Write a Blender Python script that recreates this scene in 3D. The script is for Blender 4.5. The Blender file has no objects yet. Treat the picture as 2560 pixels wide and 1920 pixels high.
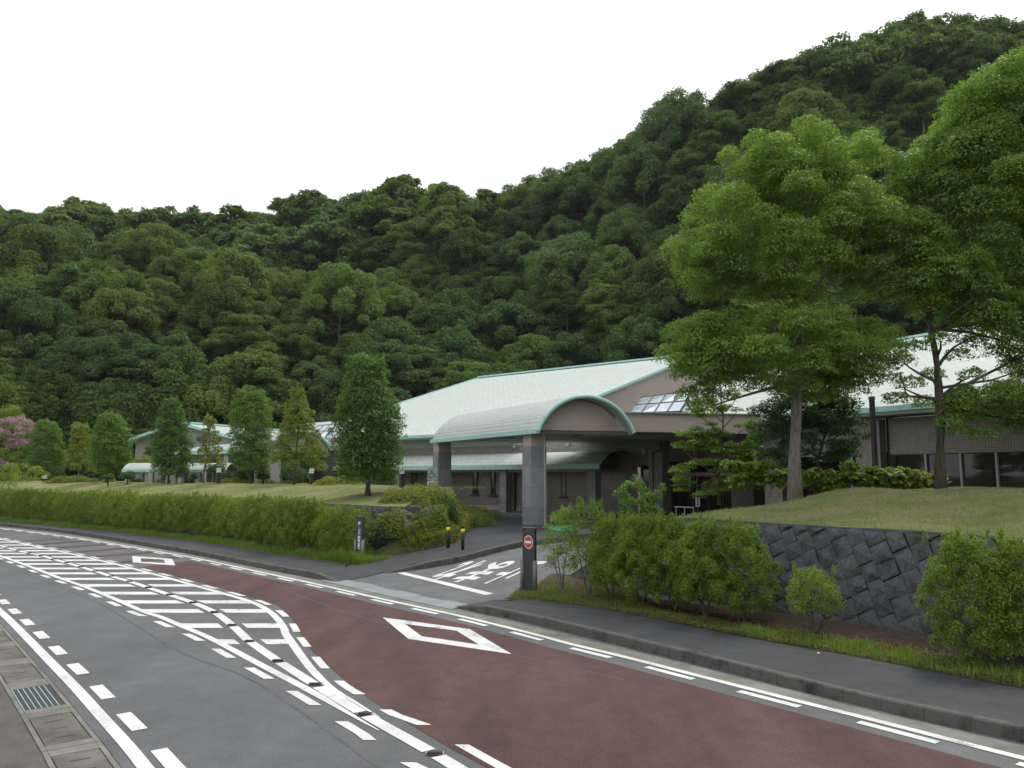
import bpy, math, random
import numpy as np
from mathutils import Vector

R = random.Random(7)
NP = np.random.default_rng(11)
sc = bpy.context.scene
COL = sc.collection

# ------------------------------------------------------------------ camera
F, CX, CY, HC = 1991.0, 1280.0, 960.0, 3.43
TILT = math.atan(226 / F)
cam_d = bpy.data.cameras.new('camera')
cam_d.sensor_width = 36.0
cam_d.lens = 36.0 * F / 2560.0
cam_d.clip_end = 3000
cam = bpy.data.objects.new('camera', cam_d)
cam.location = (0, 0, HC)
cam.rotation_euler = (math.pi / 2 + TILT, 0, 0)
COL.objects.link(cam)
sc.camera = cam

# ------------------------------------------------------------------ world and sun
SUN_EL, SUN_AZ = math.radians(56), math.radians(38)      # behind the hill, to the right
w = bpy.data.worlds.new('World'); sc.world = w; w.use_nodes = True
nt = w.node_tree; nt.nodes.clear()
sky = nt.nodes.new('ShaderNodeTexSky'); sky.sky_type = 'NISHITA'; sky.sun_disc = False
sky.sun_elevation = SUN_EL; sky.sun_rotation = SUN_AZ; sky.dust_density = 4.0; sky.air_density = 1.5
mx = nt.nodes.new('ShaderNodeMix'); mx.data_type = 'RGBA'; mx.inputs[0].default_value = 0.80
mx.inputs[7].default_value = (11.6, 11.75, 12.0, 1)          # an even white overcast
nt.links.new(sky.outputs[0], mx.inputs[6])
bg = nt.nodes.new('ShaderNodeBackground'); bg.inputs[1].default_value = 0.10
nt.links.new(mx.outputs[2], bg.inputs[0])
wo = nt.nodes.new('ShaderNodeOutputWorld'); nt.links.new(bg.outputs[0], wo.inputs[0])
sd = bpy.data.lights.new('sun', 'SUN'); sd.energy = 1.5; sd.angle = math.radians(14); sd.color = (1, .95, .86)
so = bpy.data.objects.new('sun', sd); COL.objects.link(so)
sv = Vector((math.sin(SUN_AZ) * math.cos(SUN_EL), math.cos(SUN_AZ) * math.cos(SUN_EL), math.sin(SUN_EL)))
so.rotation_euler = sv.to_track_quat('Z', 'Y').to_euler()
vs = sc.view_settings
sc.display_settings.display_device = 'sRGB'
vs.view_transform = 'Standard'; vs.look = 'None'; vs.gamma = 1; vs.use_curve_mapping = False
vs.exposure = 0.18
try:
    sc.cycles.max_bounces = 8; sc.cycles.diffuse_bounces = 4; sc.cycles.glossy_bounces = 2
    sc.cycles.transmission_bounces = 4; sc.cycles.transparent_max_bounces = 6
    sc.cycles.caustics_reflective = False; sc.cycles.caustics_refractive = False
    sc.cycles.use_denoising = True
except Exception:
    pass

# ------------------------------------------------------------------ survey helpers: where a sight line meets a surface of the place
def ray(u, v):
    x = (u - CX) / F; z = -(v - CY) / F
    return np.array([x, math.cos(TILT) - z * math.sin(TILT), math.sin(TILT) + z * math.cos(TILT)])
def G(u, v, z=0.0):
    r = ray(u, v); t = (z - HC) / r[2]
    return np.array([r[0] * t, r[1] * t])
def P(u, v, Y):
    r = ray(u, v); t = Y / r[1]
    return (r[0] * t, Y, HC + r[2] * t)
def Z(q, scale, u0, v0, z=0.0):
    return [G(u0 + x * scale, v0 + y * scale, z) for x, y in q]

def resample(pts, step=None, n=None):
    pts = np.array([np.array(p, float) for p in pts])
    P0 = np.vstack([2 * pts[0] - pts[1], pts, 2 * pts[-1] - pts[-2]])
    out = []
    for i in range(1, len(P0) - 2):
        for t in np.linspace(0, 1, 12, endpoint=False):
            a, b, c, d = P0[i - 1], P0[i], P0[i + 1], P0[i + 2]
            out.append(.5 * ((2 * b) + (-a + c) * t + (2 * a - 5 * b + 4 * c - d) * t * t + (-a + 3 * b - 3 * c + d) * t ** 3))
    out.append(pts[-1]); out = np.array(out)
    L = np.concatenate([[0], np.cumsum(np.linalg.norm(np.diff(out, axis=0), axis=1))])
    if n is None: n = max(2, int(L[-1] / step) + 1)
    s = np.linspace(0, L[-1], n)
    return np.stack([np.interp(s, L, out[:, k]) for k in range(out.shape[1])], 1)
def length(p): return float(np.sum(np.linalg.norm(np.diff(p, axis=0), axis=1)))
def normals2(p):
    t = np.gradient(p[:, :2], axis=0); t /= np.linalg.norm(t, axis=1)[:, None] + 1e-9
    return np.stack([-t[:, 1], t[:, 0]], 1)          # left of travel
def smooth(t): t = np.clip(t, 0, 1); return t * t * (3 - 2 * t)

# ------------------------------------------------------------------ objects
def tag(o, label=None, cat=None, group=None, kind=None):
    if label: o['label'] = label
    if cat: o['category'] = cat
    if group: o['group'] = group
    if kind: o['kind'] = kind
    return o
def thing(name, label, cat, loc=(0, 0, 0), group=None, rz=0.0):
    o = bpy.data.objects.new(name, None); o.empty_display_size = .3
    o.location = loc; o.rotation_euler = (0, 0, rz); COL.objects.link(o)
    return tag(o, label, cat, group)
class MB:
    def __init__(s): s.v = []; s.f = []; s.uv = []; s.mi = []; s.m = 0
    def face(s, pts, uv=None):
        i = len(s.v); s.v += [tuple(float(c) for c in p) for p in pts]
        s.f.append(tuple(range(i, i + len(pts)))); s.uv.append(uv or [(0, 0)] * len(pts)); s.mi.append(s.m); return s
    def box(s, c, ax, ay, hx, hy, z0, z1):
        ax = np.array(ax, float); ay = np.array(ay, float); c = np.array(c[:2], float)
        q = [c - ax * hx - ay * hy, c + ax * hx - ay * hy, c + ax * hx + ay * hy, c - ax * hx + ay * hy]
        b = [(*p, z0) for p in q]; t = [(*p, z1) for p in q]
        s.face(b[::-1]); s.face(t)
        for i in range(4):
            j = (i + 1) % 4; l = 2 * (hx if i % 2 == 0 else hy)
            s.face([b[i], b[j], t[j], t[i]], [(0, z0), (l, z0), (l, z1), (0, z1)])
        return s
    def prism(s, poly, z0, z1):
        b = [(p[0], p[1], z0) for p in poly]; t = [(p[0], p[1], z1) for p in poly]
        s.face(t); s.face(b[::-1])
        for i in range(len(poly)):
            j = (i + 1) % len(poly); s.face([b[i], b[j], t[j], t[i]])
        return s
    def tube(s, path, rad, n=7, cap=True):
        path = [np.array(p, float) for p in path]; rings = []
        for i, p in enumerate(path):
            d = path[min(i + 1, len(path) - 1)] - path[max(i - 1, 0)]; d /= np.linalg.norm(d) + 1e-9
            a = np.cross(d, [0, 0, 1.0]);
            if np.linalg.norm(a) < .05: a = np.cross(d, [0, 1.0, 0])
            a /= np.linalg.norm(a); b = np.cross(d, a)
            r = rad[i] if hasattr(rad, '__len__') else rad
            k0 = len(s.v)
            for k in range(n):
                th = 2 * math.pi * k / n; s.v.append(tuple(p + r * (math.cos(th) * a + math.sin(th) * b)))
            rings.append(k0)
        for i in range(len(rings) - 1):
            for k in range(n):
                kk = (k + 1) % n
                s.f.append((rings[i] + k, rings[i + 1] + k, rings[i + 1] + kk, rings[i] + kk)); s.uv.append([(0, 0)] * 4); s.mi.append(s.m)
        if cap:
            for q, rv in ((rings[0], False), (rings[-1], True)):
                ids = tuple(range(q, q + n)); s.f.append(ids[::-1] if rv else ids); s.uv.append([(0, 0)] * n); s.mi.append(s.m)
        return s
    def mesh(s, name, mats, smooth_=False):
        me = bpy.data.meshes.new(name); me.from_pydata(s.v, [], s.f)
        ul = me.uv_layers.new(name='UVMap')
        ul.data.foreach_set('uv', [c for f in s.uv for p in f for c in p])
        for m in (mats if isinstance(mats, (list, tuple)) else [mats]): me.materials.append(m)
        me.polygons.foreach_set('material_index', s.mi)
        if smooth_: me.polygons.foreach_set('use_smooth', [True] * len(s.f))
        me.update(); return me
    def build(s, name, mats, parent=None, smooth_=False):
        return link(name, s.mesh(name, mats, smooth_), parent)
def link(name, me, parent=None, local=False):
    o = bpy.data.objects.new(name, me); COL.objects.link(o)
    if parent is not None:
        o.parent = parent
        if not local: o.location = -parent_world(parent)      # the mesh is given in world coordinates
    return o
def parent_world(p):
    v = Vector((0, 0, 0))
    while p is not None: v += p.location; p = p.parent
    return v
def copy_tree(o, parent=None):
    c = o.copy(); COL.objects.link(c); c.parent = parent
    for ch in list(o.children): copy_tree(ch, c)
    return c
def grid(name, XYZ, mat, parent=None, uvs=1.0, smooth_=True):
    n, m = XYZ.shape[:2]
    me = bpy.data.meshes.new(name)
    idx = np.arange(n * m).reshape(n, m)
    f = np.stack([idx[:-1, :-1], idx[1:, :-1], idx[1:, 1:], idx[:-1, 1:]], -1).reshape(-1, 4)
    v = XYZ.reshape(-1, 3)
    a = v[f[0][1]] - v[f[0][0]]; b = v[f[0][3]] - v[f[0][0]]
    if np.cross(a, b)[2] < 0: f = f[:, ::-1]
    npmesh(me, v, f)
    me.materials.append(mat)
    if smooth_: me.polygons.foreach_set('use_smooth', [True] * len(f))
    return link(name, me, parent)
def npmesh(me, v, f):
    me.vertices.add(len(v)); me.vertices.foreach_set('co', np.asarray(v, np.float32).ravel())
    k = f.shape[1]; me.loops.add(len(f) * k); me.loops.foreach_set('vertex_index', np.asarray(f, np.int32).ravel())
    me.polygons.add(len(f)); me.polygons.foreach_set('loop_start', np.arange(0, len(f) * k, k, dtype=np.int32))
    me.polygons.foreach_set('loop_total', np.full(len(f), k, np.int32))
    me.update(calc_edges=True)

# ------------------------------------------------------------------ materials
def nodes(name):
    m = bpy.data.materials.new(name); m.use_nodes = True
    t = m.node_tree; b = t.nodes['Principled BSDF']; return m, t, b
def N(t, k, **kw):
    n = t.nodes.new(k)
    for a, b in kw.items(): setattr(n, a, b)
    return n
def noise(t, scale, detail=4, rough=.6, coord='Object', stretch=None, dim='3D'):
    tc = N(t, 'ShaderNodeTexCoord'); n = N(t, 'ShaderNodeTexNoise'); n.inputs['Scale'].default_value = scale
    n.inputs['Detail'].default_value = detail; n.inputs['Roughness'].default_value = rough
    src = tc.outputs[coord]
    if stretch:
        mp = N(t, 'ShaderNodeMapping'); mp.inputs['Scale'].default_value = stretch[:3]
        if len(stretch) > 3: mp.inputs['Rotation'].default_value = (0, 0, stretch[3])
        t.links.new(src, mp.inputs[0]); src = mp.outputs[0]
    t.links.new(src, n.inputs['Vector']); return n
def ramp(t, src, stops):
    r = N(t, 'ShaderNodeValToRGB'); e = r.color_ramp.elements
    while len(e) < len(stops): e.new(.5)
    for i, (p, c) in enumerate(stops): e[i].position = p; e[i].color = (*c, 1) if len(c) == 3 else c
    t.links.new(src, r.inputs[0]); return r
def mixc(t, fac, a, b, mode='MIX'):
    m = N(t, 'ShaderNodeMix', data_type='RGBA', blend_type=mode)
    for i, x in ((0, fac), (6, a), (7, b)):
        if hasattr(x, 'is_output'): t.links.new(x, m.inputs[i])
        else: m.inputs[i].default_value = x if i == 0 else (*x, 1)
    return m.outputs[2]
def bump(t, b, src, strength=.3, dist=.02):
    n = N(t, 'ShaderNodeBump'); n.inputs['Strength'].default_value = strength; n.inputs['Distance'].default_value = dist
    t.links.new(src, n.inputs['Height']); t.links.new(n.outputs[0], b.inputs['Normal'])
def rough_mat(name, c1, c2, scale=3, fine=60, rough=.85, bs=.3, bd=.01, c3=None, patch=.35, spec=.5, stretch=None, grain=.22):
    m, t, b = nodes(name)
    n1 = noise(t, scale, 5, .6, stretch=stretch); n2 = noise(t, fine, 3, .7)
    r1 = ramp(t, n1.outputs[0], [(.35, c1), (.65, c2)] if c3 is None else [(.3, c1), (.5, c2), (.7, c3)])
    if grain > .3:                                   # blotches of dirt and polish, then stone grain
        n4 = noise(t, scale * 3.7, 6, .72); r1c = mixc(t, .26, r1.outputs[0], ramp(t, n4.outputs[0], [(.32, (.12, .12, .12)), (.68, (.85, .85, .85))]).outputs[0], 'SOFT_LIGHT')
    else: r1c = r1.outputs[0]
    col = mixc(t, grain, r1c, ramp(t, n2.outputs[0], [(.25, (0.1, .1, .1)), (.75, (1, 1, 1))]).outputs[0], 'SOFT_LIGHT')
    t.links.new(col, b.inputs['Base Color']); b.inputs['Roughness'].default_value = rough
    b.inputs['Specular IOR Level'].default_value = spec
    bump(t, b, n2.outputs[0], bs, bd); return m

M = {}
# worn road asphalt with soft wheel polish
M['road'] = rough_mat('road_asphalt', (.070, .073, .077), (.108, .112, .118), .5, 42, .62, .6, .008, stretch=(1, .35, 1, -.7), grain=.8)
M['path'] = rough_mat('footway_asphalt', (.022, .024, .028), (.041, .043, .049), 1.2, 85, .75, .5, .008, grain=.5)
M['drive'] = rough_mat('driveway_asphalt', (.085, .088, .093), (.125, .129, .134), .8, 85, .7, .45, .006, grain=.5)
M['lot'] = rough_mat('forecourt_asphalt', (.085, .09, .097), (.12, .125, .13), .5, 60, .75, .3, .006)
M['red'] = rough_mat('red_asphalt', (.060, .028, .025), (.098, .048, .044), .6, 42, .8, .5, .008, spec=.35, stretch=(1.3, .3, 1, -.75), grain=.8)
M['lgutter'] = rough_mat('gutter_concrete', (.12, .118, .10), (.22, .215, .19), 1.4, 40, .85, .25, .006)
M['slab'] = rough_mat('apron_slab_concrete', (.20, .225, .235), (.26, .285, .29), 1.4, 40, .8, .2, .005)
M['kerb'] = rough_mat('kerb_concrete', (.030, .032, .032), (.095, .095, .085), 2.2, 30, .9, .4, .01, c3=(.09, .095, .085))
M['cover'] = rough_mat('cover_concrete', (.075, .072, .062), (.16, .15, .13), 1.7, 45, .9, .35, .008)
M['verge'] = rough_mat('mossy_verge', (.05, .058, .03), (.10, .095, .080), .9, 60, .95, .6, .01, c3=(.085, .09, .068), grain=.5)
M['yard'] = rough_mat('paved_floor', (.16, .17, .17), (.21, .215, .21), 1, 20, .8, .1, .005)

def paint(name, under, wear=.365, col=(.80, .81, .80)):
    m, t, b = nodes(name)
    n = noise(t, 2.2, 6, .72); n2 = noise(t, 28, 5, .75)
    a = N(t, 'ShaderNodeMath', operation='MULTIPLY'); t.links.new(n.outputs[0], a.inputs[0]); t.links.new(n2.outputs[0], a.inputs[1])
    r = ramp(t, a.outputs[0], [(max(0, wear - .24), (1, 1, 1)), (max(.01, wear - .17), (.12, .12, .12)), (wear - .02, (0, 0, 0))])
    g_ = noise(t, .9, 5, .7); dirty = mixc(t, ramp(t, g_.outputs[0], [(.35, (0, 0, 0)), (.75, (.75, .75, .75))]).outputs[0], col, (.46, .465, .46)); c = mixc(t, r.outputs[0], dirty, under)
    t.links.new(c, b.inputs['Base Color']); b.inputs['Roughness'].default_value = .6
    bump(t, b, n2.outputs[0], .25, .004); return m
M['paint'] = paint('white_road_paint', (.17, .178, .19))
M['paint_worn'] = paint('worn_white_road_paint', (.16, .165, .17), .395)
M['green'] = rough_mat('green_ground_paint', (.03, .30, .13), (.045, .38, .17), 2, 40, .7, .1, .004)

def plain(name, c, rough=.6, metal=0, spec=.5, var=.12, scale=3, bs=0):
    m, t, b = nodes(name); n = noise(t, scale, 5, .65)
    r = ramp(t, n.outputs[0], [(.3, tuple(x * (1 - var) for x in c)), (.7, tuple(min(1, x * (1 + var)) for x in c))])
    t.links.new(r.outputs[0], b.inputs['Base Color']); b.inputs['Roughness'].default_value = rough
    b.inputs['Metallic'].default_value = metal; b.inputs['Specular IOR Level'].default_value = spec
    if bs: bump(t, b, n.outputs[0], bs, .01)
    return m
M['beige'] = plain('beige_panel', (.46, .39, .335), .7, scale=1.2, var=.05)
M['pale'] = plain('pale_render', (.40, .40, .39), .8, scale=1.2, var=.05)
M['greywall'] = plain('grey_render', (.30, .30, .31), .8, scale=1.2, var=.06)
M['soffit'] = None
M['teal'] = plain('pale_copper_green_trim', (.40, .66, .60), .45, scale=4, var=.14)
M['dark'] = plain('dark_opening', (.018, .017, .018), .5, var=.2)
M['brownglass'] = plain('brown_dark_glass', (.022, .017, .015), .08, spec=.8, var=.2, scale=.6)
M['alu'] = plain('aluminium_frame', (.42, .42, .40), .4, .3)
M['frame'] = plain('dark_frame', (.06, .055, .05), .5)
M['post'] = plain('dark_grey_board', (.024, .025, .030), .45, scale=6)
M['postgrey'] = plain('grey_metal_post', (.16, .155, .15), .5, .2, scale=6)
M['yellow'] = plain('yellow_band', (.85, .68, .03), .4, var=.03)
M['black'] = plain('black_paint', (.02, .02, .022), .45, var=.1)
M['white'] = plain('white_plate', (.78, .79, .78), .5, var=.02)
M['signred'] = plain('sign_red', (.62, .035, .025), .4, var=.03)
M['blue'] = plain('sign_blue', (.02, .06, .25), .4, var=.03)
M['signback'] = plain('sign_plate_grey_green', (.42, .46, .42), .5, var=.03)
M['rustred'] = plain('dull_red_reflector', (.045, .022, .020), .5)
M['granite'] = rough_mat('grey_granite', (.23, .235, .25), (.29, .295, .31), 2, 120, .55, .05, .002)
M['granite2'] = rough_mat('grey_granite_darker', (.20, .205, .22), (.26, .265, .28), 2, 120, .55, .05, .002)
M['joint'] = plain('dark_joint', (.05, .05, .052), .9)
M['stone'] = rough_mat('dark_grey_wall_stone', (.036, .040, .048), (.090, .095, .105), 2.0, 22, .9, .9, .03, c3=(.050, .060, .046), grain=.5)
M['stonegap'] = plain('wall_joint_mortar', (.012, .013, .014), .95)
M['rock'] = rough_mat('garden_rock', (.045, .042, .042), (.105, .092, .085), 3, 18, .9, .9, .04, c3=(.07, .062, .056), grain=.5)
M['soil'] = rough_mat('leaf_litter_soil', (.035, .022, .014), (.09, .05, .035), 6, 50, .95, .8, .02)
M['bark'] = rough_mat('bark_brown', (.055, .045, .036), (.13, .11, .085), 5, 30, .95, .9, .03, stretch=(3, 3, .6))
M['barkgrey'] = rough_mat('bark_grey', (.12, .11, .09), (.24, .22, .19), 5, 30, .95, .8, .02, stretch=(3, 3, .6))
M['barkred'] = rough_mat('bark_reddish', (.12, .06, .035), (.22, .12, .07), 5, 30, .95, .8, .02)

def lawn():
    m, t, b = nodes('dry_green_lawn')
    n1 = noise(t, .55, 6, .62, stretch=(1, 1.5, 1, .6)); n2 = noise(t, 9, 6, .8, stretch=(2.4, 1, 1, .75)); n3 = noise(t, 70, 4, .8)
    r1 = ramp(t, n1.outputs[0], [(.36, (.14, .20, .055)), (.48, (.215, .245, .085)), (.62, (.34, .285, .17))])
    r2 = ramp(t, n2.outputs[0], [(.3, (.10, .15, .045)), (.72, (.30, .28, .15))])
    c = mixc(t, .4, r1.outputs[0], r2.outputs[0])
    c = mixc(t, .5, c, ramp(t, n3.outputs[0], [(.25, (.1, .1, .1)), (.75, (1, 1, 1))]).outputs[0], 'SOFT_LIGHT')
    t.links.new(c, b.inputs['Base Color']); b.inputs['Roughness'].default_value = 1; b.inputs['Specular IOR Level'].default_value = .1
    bump(t, b, n3.outputs[0], .9, .05); return m
M['lawn'] = lawn()
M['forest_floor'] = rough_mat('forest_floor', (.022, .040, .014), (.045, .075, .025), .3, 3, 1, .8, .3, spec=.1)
M['litter'] = rough_mat('strip_soil', (.05, .065, .02), (.10, .10, .035), 3, 40, .95, .8, .03)

def brickmat(name, c1, c2, mortar, bw, bh, ms, off=0.0, bs=.5, rough=.6, bias=0.0, sq=1.0):
    m, t, b = nodes(name); tc = N(t, 'ShaderNodeTexCoord'); br = N(t, 'ShaderNodeTexBrick')
    br.offset = off; br.inputs['Scale'].default_value = 1; br.inputs['Brick Width'].default_value = bw
    br.inputs['Row Height'].default_value = bh; br.inputs['Mortar Size'].default_value = ms; br.inputs['Bias'].default_value = bias
    br.inputs['Color1'].default_value = (*c1, 1); br.inputs['Color2'].default_value = (*c2, 1); br.inputs['Mortar'].default_value = (*mortar, 1)
    t.links.new(tc.outputs['UV'], br.inputs['Vector'])
    n = noise(t, 2.5, 5, .7); c = mixc(t, .35, br.outputs[0], ramp(t, n.outputs[0], [(.3, (.25, .25, .25)), (.7, (.8, .8, .8))]).outputs[0], 'SOFT_LIGHT')
    t.links.new(c, b.inputs['Base Color']); b.inputs['Roughness'].default_value = rough
    inv = N(t, 'ShaderNodeMath', operation='SUBTRACT'); inv.inputs[0].default_value = 1; t.links.new(br.outputs['Fac'], inv.inputs[1])
    bump(t, b, inv.outputs[0], bs, .012); return m
M['tile'] = brickmat('grey_beige_wall_tile', (.30, .265, .24), (.36, .325, .295), (.11, .10, .092), .105, .085, .0085, 0.0, rough=.32)
M['shingle'] = brickmat('pale_green_metal_shingle', (.50, .56, .52), (.58, .64, .60), (.40, .46, .43), .62, .36, .025, .5, .8, rough=.42)
M['shingle2'] = brickmat('pale_standing_seam_roof', (.44, .49, .46), (.50, .55, .52), (.34, .39, .37), 2.6, .21, .022, .5, .8, rough=.4)
M['soffit'] = brickmat('slatted_white_soffit', (.42, .43, .42), (.50, .51, .50), (.20, .2, .2), 3.6, .15, .02, .5, .6, rough=.5)

def glass_sky():
    m, t, b = nodes('pale_skylight_glass'); n = noise(t, 1.2, 3, .6)
    r = ramp(t, n.outputs[0], [(.35, (.34, .42, .52)), (.65, (.62, .68, .76))]); t.links.new(r.outputs[0], b.inputs['Base Color'])
    b.inputs['Roughness'].default_value = .12; b.inputs['Specular IOR Level'].default_value = .8; return m
M['skyglass'] = glass_sky()
def mirror_glass():
    m, t, b = nodes('tinted_window_glass'); b.inputs['Base Color'].default_value = (.03, .028, .03, 1)
    b.inputs['Roughness'].default_value = .03; b.inputs['Specular IOR Level'].default_value = .5; b.inputs['IOR'].default_value = 1.5; return m
M['window'] = mirror_glass()

def leafmat(name, ca, cb, cc=None, trans=.35, obj_var=.5, rough=.5, tip=None, spec=.35, tw=(1.25, 1.35, .55)):
    """ca dark, cb mid, cc light leaf colours; each leaf has its own random value and each plant its own"""
    cc = cc or tuple(min(1, x * 1.4) for x in cb)
    m, t, b = nodes(name)
    at = N(t, 'ShaderNodeAttribute', attribute_name='rnd'); oi = N(t, 'ShaderNodeObjectInfo')
    n = noise(t, .9, 3, .6)
    a = N(t, 'ShaderNodeMath', operation='MULTIPLY_ADD'); t.links.new(at.outputs['Fac'], a.inputs[0]); a.inputs[1].default_value = .55
    a2 = N(t, 'ShaderNodeMath', operation='MULTIPLY'); t.links.new(n.outputs[0], a2.inputs[0]); a2.inputs[1].default_value = .5
    t.links.new(a2.outputs[0], a.inputs[2])
    a3 = N(t, 'ShaderNodeMath', operation='MULTIPLY_ADD'); t.links.new(oi.outputs['Random'], a3.inputs[0]); a3.inputs[1].default_value = obj_var
    a4 = N(t, 'ShaderNodeMath', operation='SUBTRACT'); t.links.new(a.outputs[0], a4.inputs[0]); a4.inputs[1].default_value = obj_var * .5
    t.links.new(a4.outputs[0], a3.inputs[2])
    stops = [(.08, ca), (.5, cb), (.88, cc)]
    if tip: stops.append((.98, tip))
    r = ramp(t, a3.outputs[0], stops)
    t.links.new(r.outputs[0], b.inputs['Base Color']); b.inputs['Roughness'].default_value = rough; b.inputs['Specular IOR Level'].default_value = spec
    tr = N(t, 'ShaderNodeBsdfTranslucent'); tc = mixc(t, 1.0, r.outputs[0], tw, 'MULTIPLY')
    t.links.new(tc, tr.inputs[0]); ms = N(t, 'ShaderNodeMixShader'); ms.inputs[0].default_value = trans
    t.links.new(b.outputs[0], ms.inputs[1]); t.links.new(tr.outputs[0], ms.inputs[2])
    t.links.new(ms.outputs[0], t.nodes['Material Output'].inputs[0]); return m
M['l_hillA'] = leafmat('leaf_hill_deep_green', (.046, .094, .024), (.096, .172, .042), (.18, .28, .076), .4, .75, .6, spec=.2)
M['l_hillB'] = leafmat('leaf_hill_olive', (.052, .096, .024), (.105, .168, .040), (.178, .25, .068), .4, .75, .6, spec=.2)
M['l_hillC'] = leafmat('leaf_hill_blue_green', (.044, .092, .032), (.090, .166, .056), (.165, .265, .095), .4, .5, .6, spec=.2)
M['l_camphor'] = leafmat('leaf_broad_evergreen', (.082, .158, .028), (.165, .290, .052), (.30, .41, .12), .46, .2, .45, spec=.45)
M['l_column'] = leafmat('leaf_column_green', (.055, .125, .028), (.11, .215, .046), (.20, .32, .08), .42, .3, tip=(.36, .34, .08))
M['l_yellow'] = leafmat('leaf_yellow_green', (.13, .19, .03), (.25, .29, .055), (.38, .38, .09), .4, .3)
M['l_olive'] = leafmat('leaf_olive', (.10, .15, .03), (.185, .245, .05), (.29, .34, .08), .4, .2)
M['l_shrub'] = leafmat('leaf_shrub_bright', (.085, .150, .022), (.17, .27, .038), (.28, .37, .065), .43, .3, tip=(.40, .28, .05))
M['l_hedge'] = leafmat('leaf_hedge', (.10, .155, .022), (.19, .26, .038), (.30, .36, .06), .35, .3)
M['l_azalea'] = leafmat('leaf_azalea', (.11, .14, .018), (.22, .255, .030), (.34, .36, .05), .3, .4)
M['l_dark'] = leafmat('leaf_dark_glossy', (.030, .072, .020), (.062, .135, .034), (.11, .20, .055), .25, .3)
M['l_maple'] = leafmat('leaf_maple', (.10, .18, .022), (.19, .30, .045), (.28, .38, .07), .5, .2, tip=(.36, .20, .05))
M['l_pink'] = leafmat('blossom_pink', (.36, .17, .29), (.52, .28, .43), (.66, .42, .57), .3, .2, tw=(1.1, .9, 1.0))
M['l_grass'] = leafmat('grass_blade', (.09, .16, .022), (.16, .27, .04), (.25, .34, .08), .4, .1, tip=(.34, .30, .12))
M['l_cover'] = leafmat('ground_cover_leaf', (.085, .11, .022), (.17, .20, .038), (.27, .27, .07), .3, .1, tip=(.26, .12, .05))
M['l_litter'] = leafmat('fallen_leaf_litter', (.05, .025, .015), (.13, .06, .035), (.24, .15, .09), .15, .1)
M['l_lawn'] = leafmat('lawn_blade', (.13, .20, .055), (.21, .27, .09), (.32, .31, .15), .3, .1, tip=(.42, .35, .24))

# ------------------------------------------------------------------ leaves
def leaf_mesh(name, C, Nrm, size, mat, aspect=.5, cup=.18, droop=0.0):
    n = len(C); Nrm = Nrm / (np.linalg.norm(Nrm, axis=1)[:, None] + 1e-9)
    rnd = NP.normal(size=(n, 3)); rnd[:, 2] -= droop
    T = rnd - (rnd * Nrm).sum(1)[:, None] * Nrm; T /= np.linalg.norm(T, axis=1)[:, None] + 1e-9
    B = np.cross(Nrm, T); s = size[:, None]
    V = np.stack([C - T * s * .5, C + B * s * aspect * .5 + Nrm * s * cup * .5 - T * s * .05, C + T * s * .5 - Nrm * s * cup * .3, C - B * s * aspect * .5 + Nrm * s * cup * .5 - T * s * .05], 1).reshape(-1, 3)
    f = np.arange(n * 4).reshape(n, 4)
    me = bpy.data.meshes.new(name); npmesh(me, V, f)
    at = me.attributes.new('rnd', 'FLOAT', 'FACE'); at.data.foreach_set('value', NP.random(n).astype(np.float32))
    me.materials.append(mat); return me
def pads(cl, per, leaf, shell=.55, up=.6, low=-.35, jit=.35, rs=None):
    """leaf centres and normals on the outside of the clusters (x, y, z, rx, ry, rz)"""
    cl = np.array(cl, float); vol = (cl[:, 3] * cl[:, 4] * cl[:, 5]) ** (2 / 3.)
    k = np.maximum(4, (per * vol / vol.mean())).astype(int)
    idx = np.repeat(np.arange(len(cl)), k); n = len(idx)
    d = NP.normal(size=(n, 3)); d /= np.linalg.norm(d, axis=1)[:, None]
    d[:, 2] = np.where(d[:, 2] < low, -d[:, 2], d[:, 2])
    r = shell + (1.08 - shell) * NP.random(n) ** .6
    lump = 1 + .16 * np.sin(5.3 * d[:, 0] + idx) * np.sin(4.7 * d[:, 1] + 1.7 * idx) + .1 * np.sin(9 * d[:, 2] + idx)
    C = cl[idx, :3] + d * cl[idx, 3:6] * (r * lump)[:, None]
    Nn = d * (1 - up) + np.array([0, 0, up]) + NP.normal(size=(n, 3)) * jit
    S = leaf * (.7 + .6 * NP.random(n))
    return C, Nn, S
def crown_mesh(name, cl, per, leaf, mat, aspect=.5, droop=0., **kw):
    C, Nn, S = pads(cl, per, leaf, **kw); return leaf_mesh(name, C, Nn, S, mat, aspect, droop=droop)
def curve_path(a, b, bend=.15, n=5, sag=0.0, rr=R):
    a = np.array(a, float); b = np.array(b, float); L = np.linalg.norm(b - a)
    off = np.array([rr.uniform(-1, 1), rr.uniform(-1, 1), rr.uniform(-.3, .6)]) * bend * L
    out = []
    for i in range(n):
        t = i / (n - 1); p = a * (1 - t) + b * t + off * math.sin(math.pi * t); p[2] -= sag * math.sin(math.pi * t) * L; out.append(p)
    return out
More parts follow.
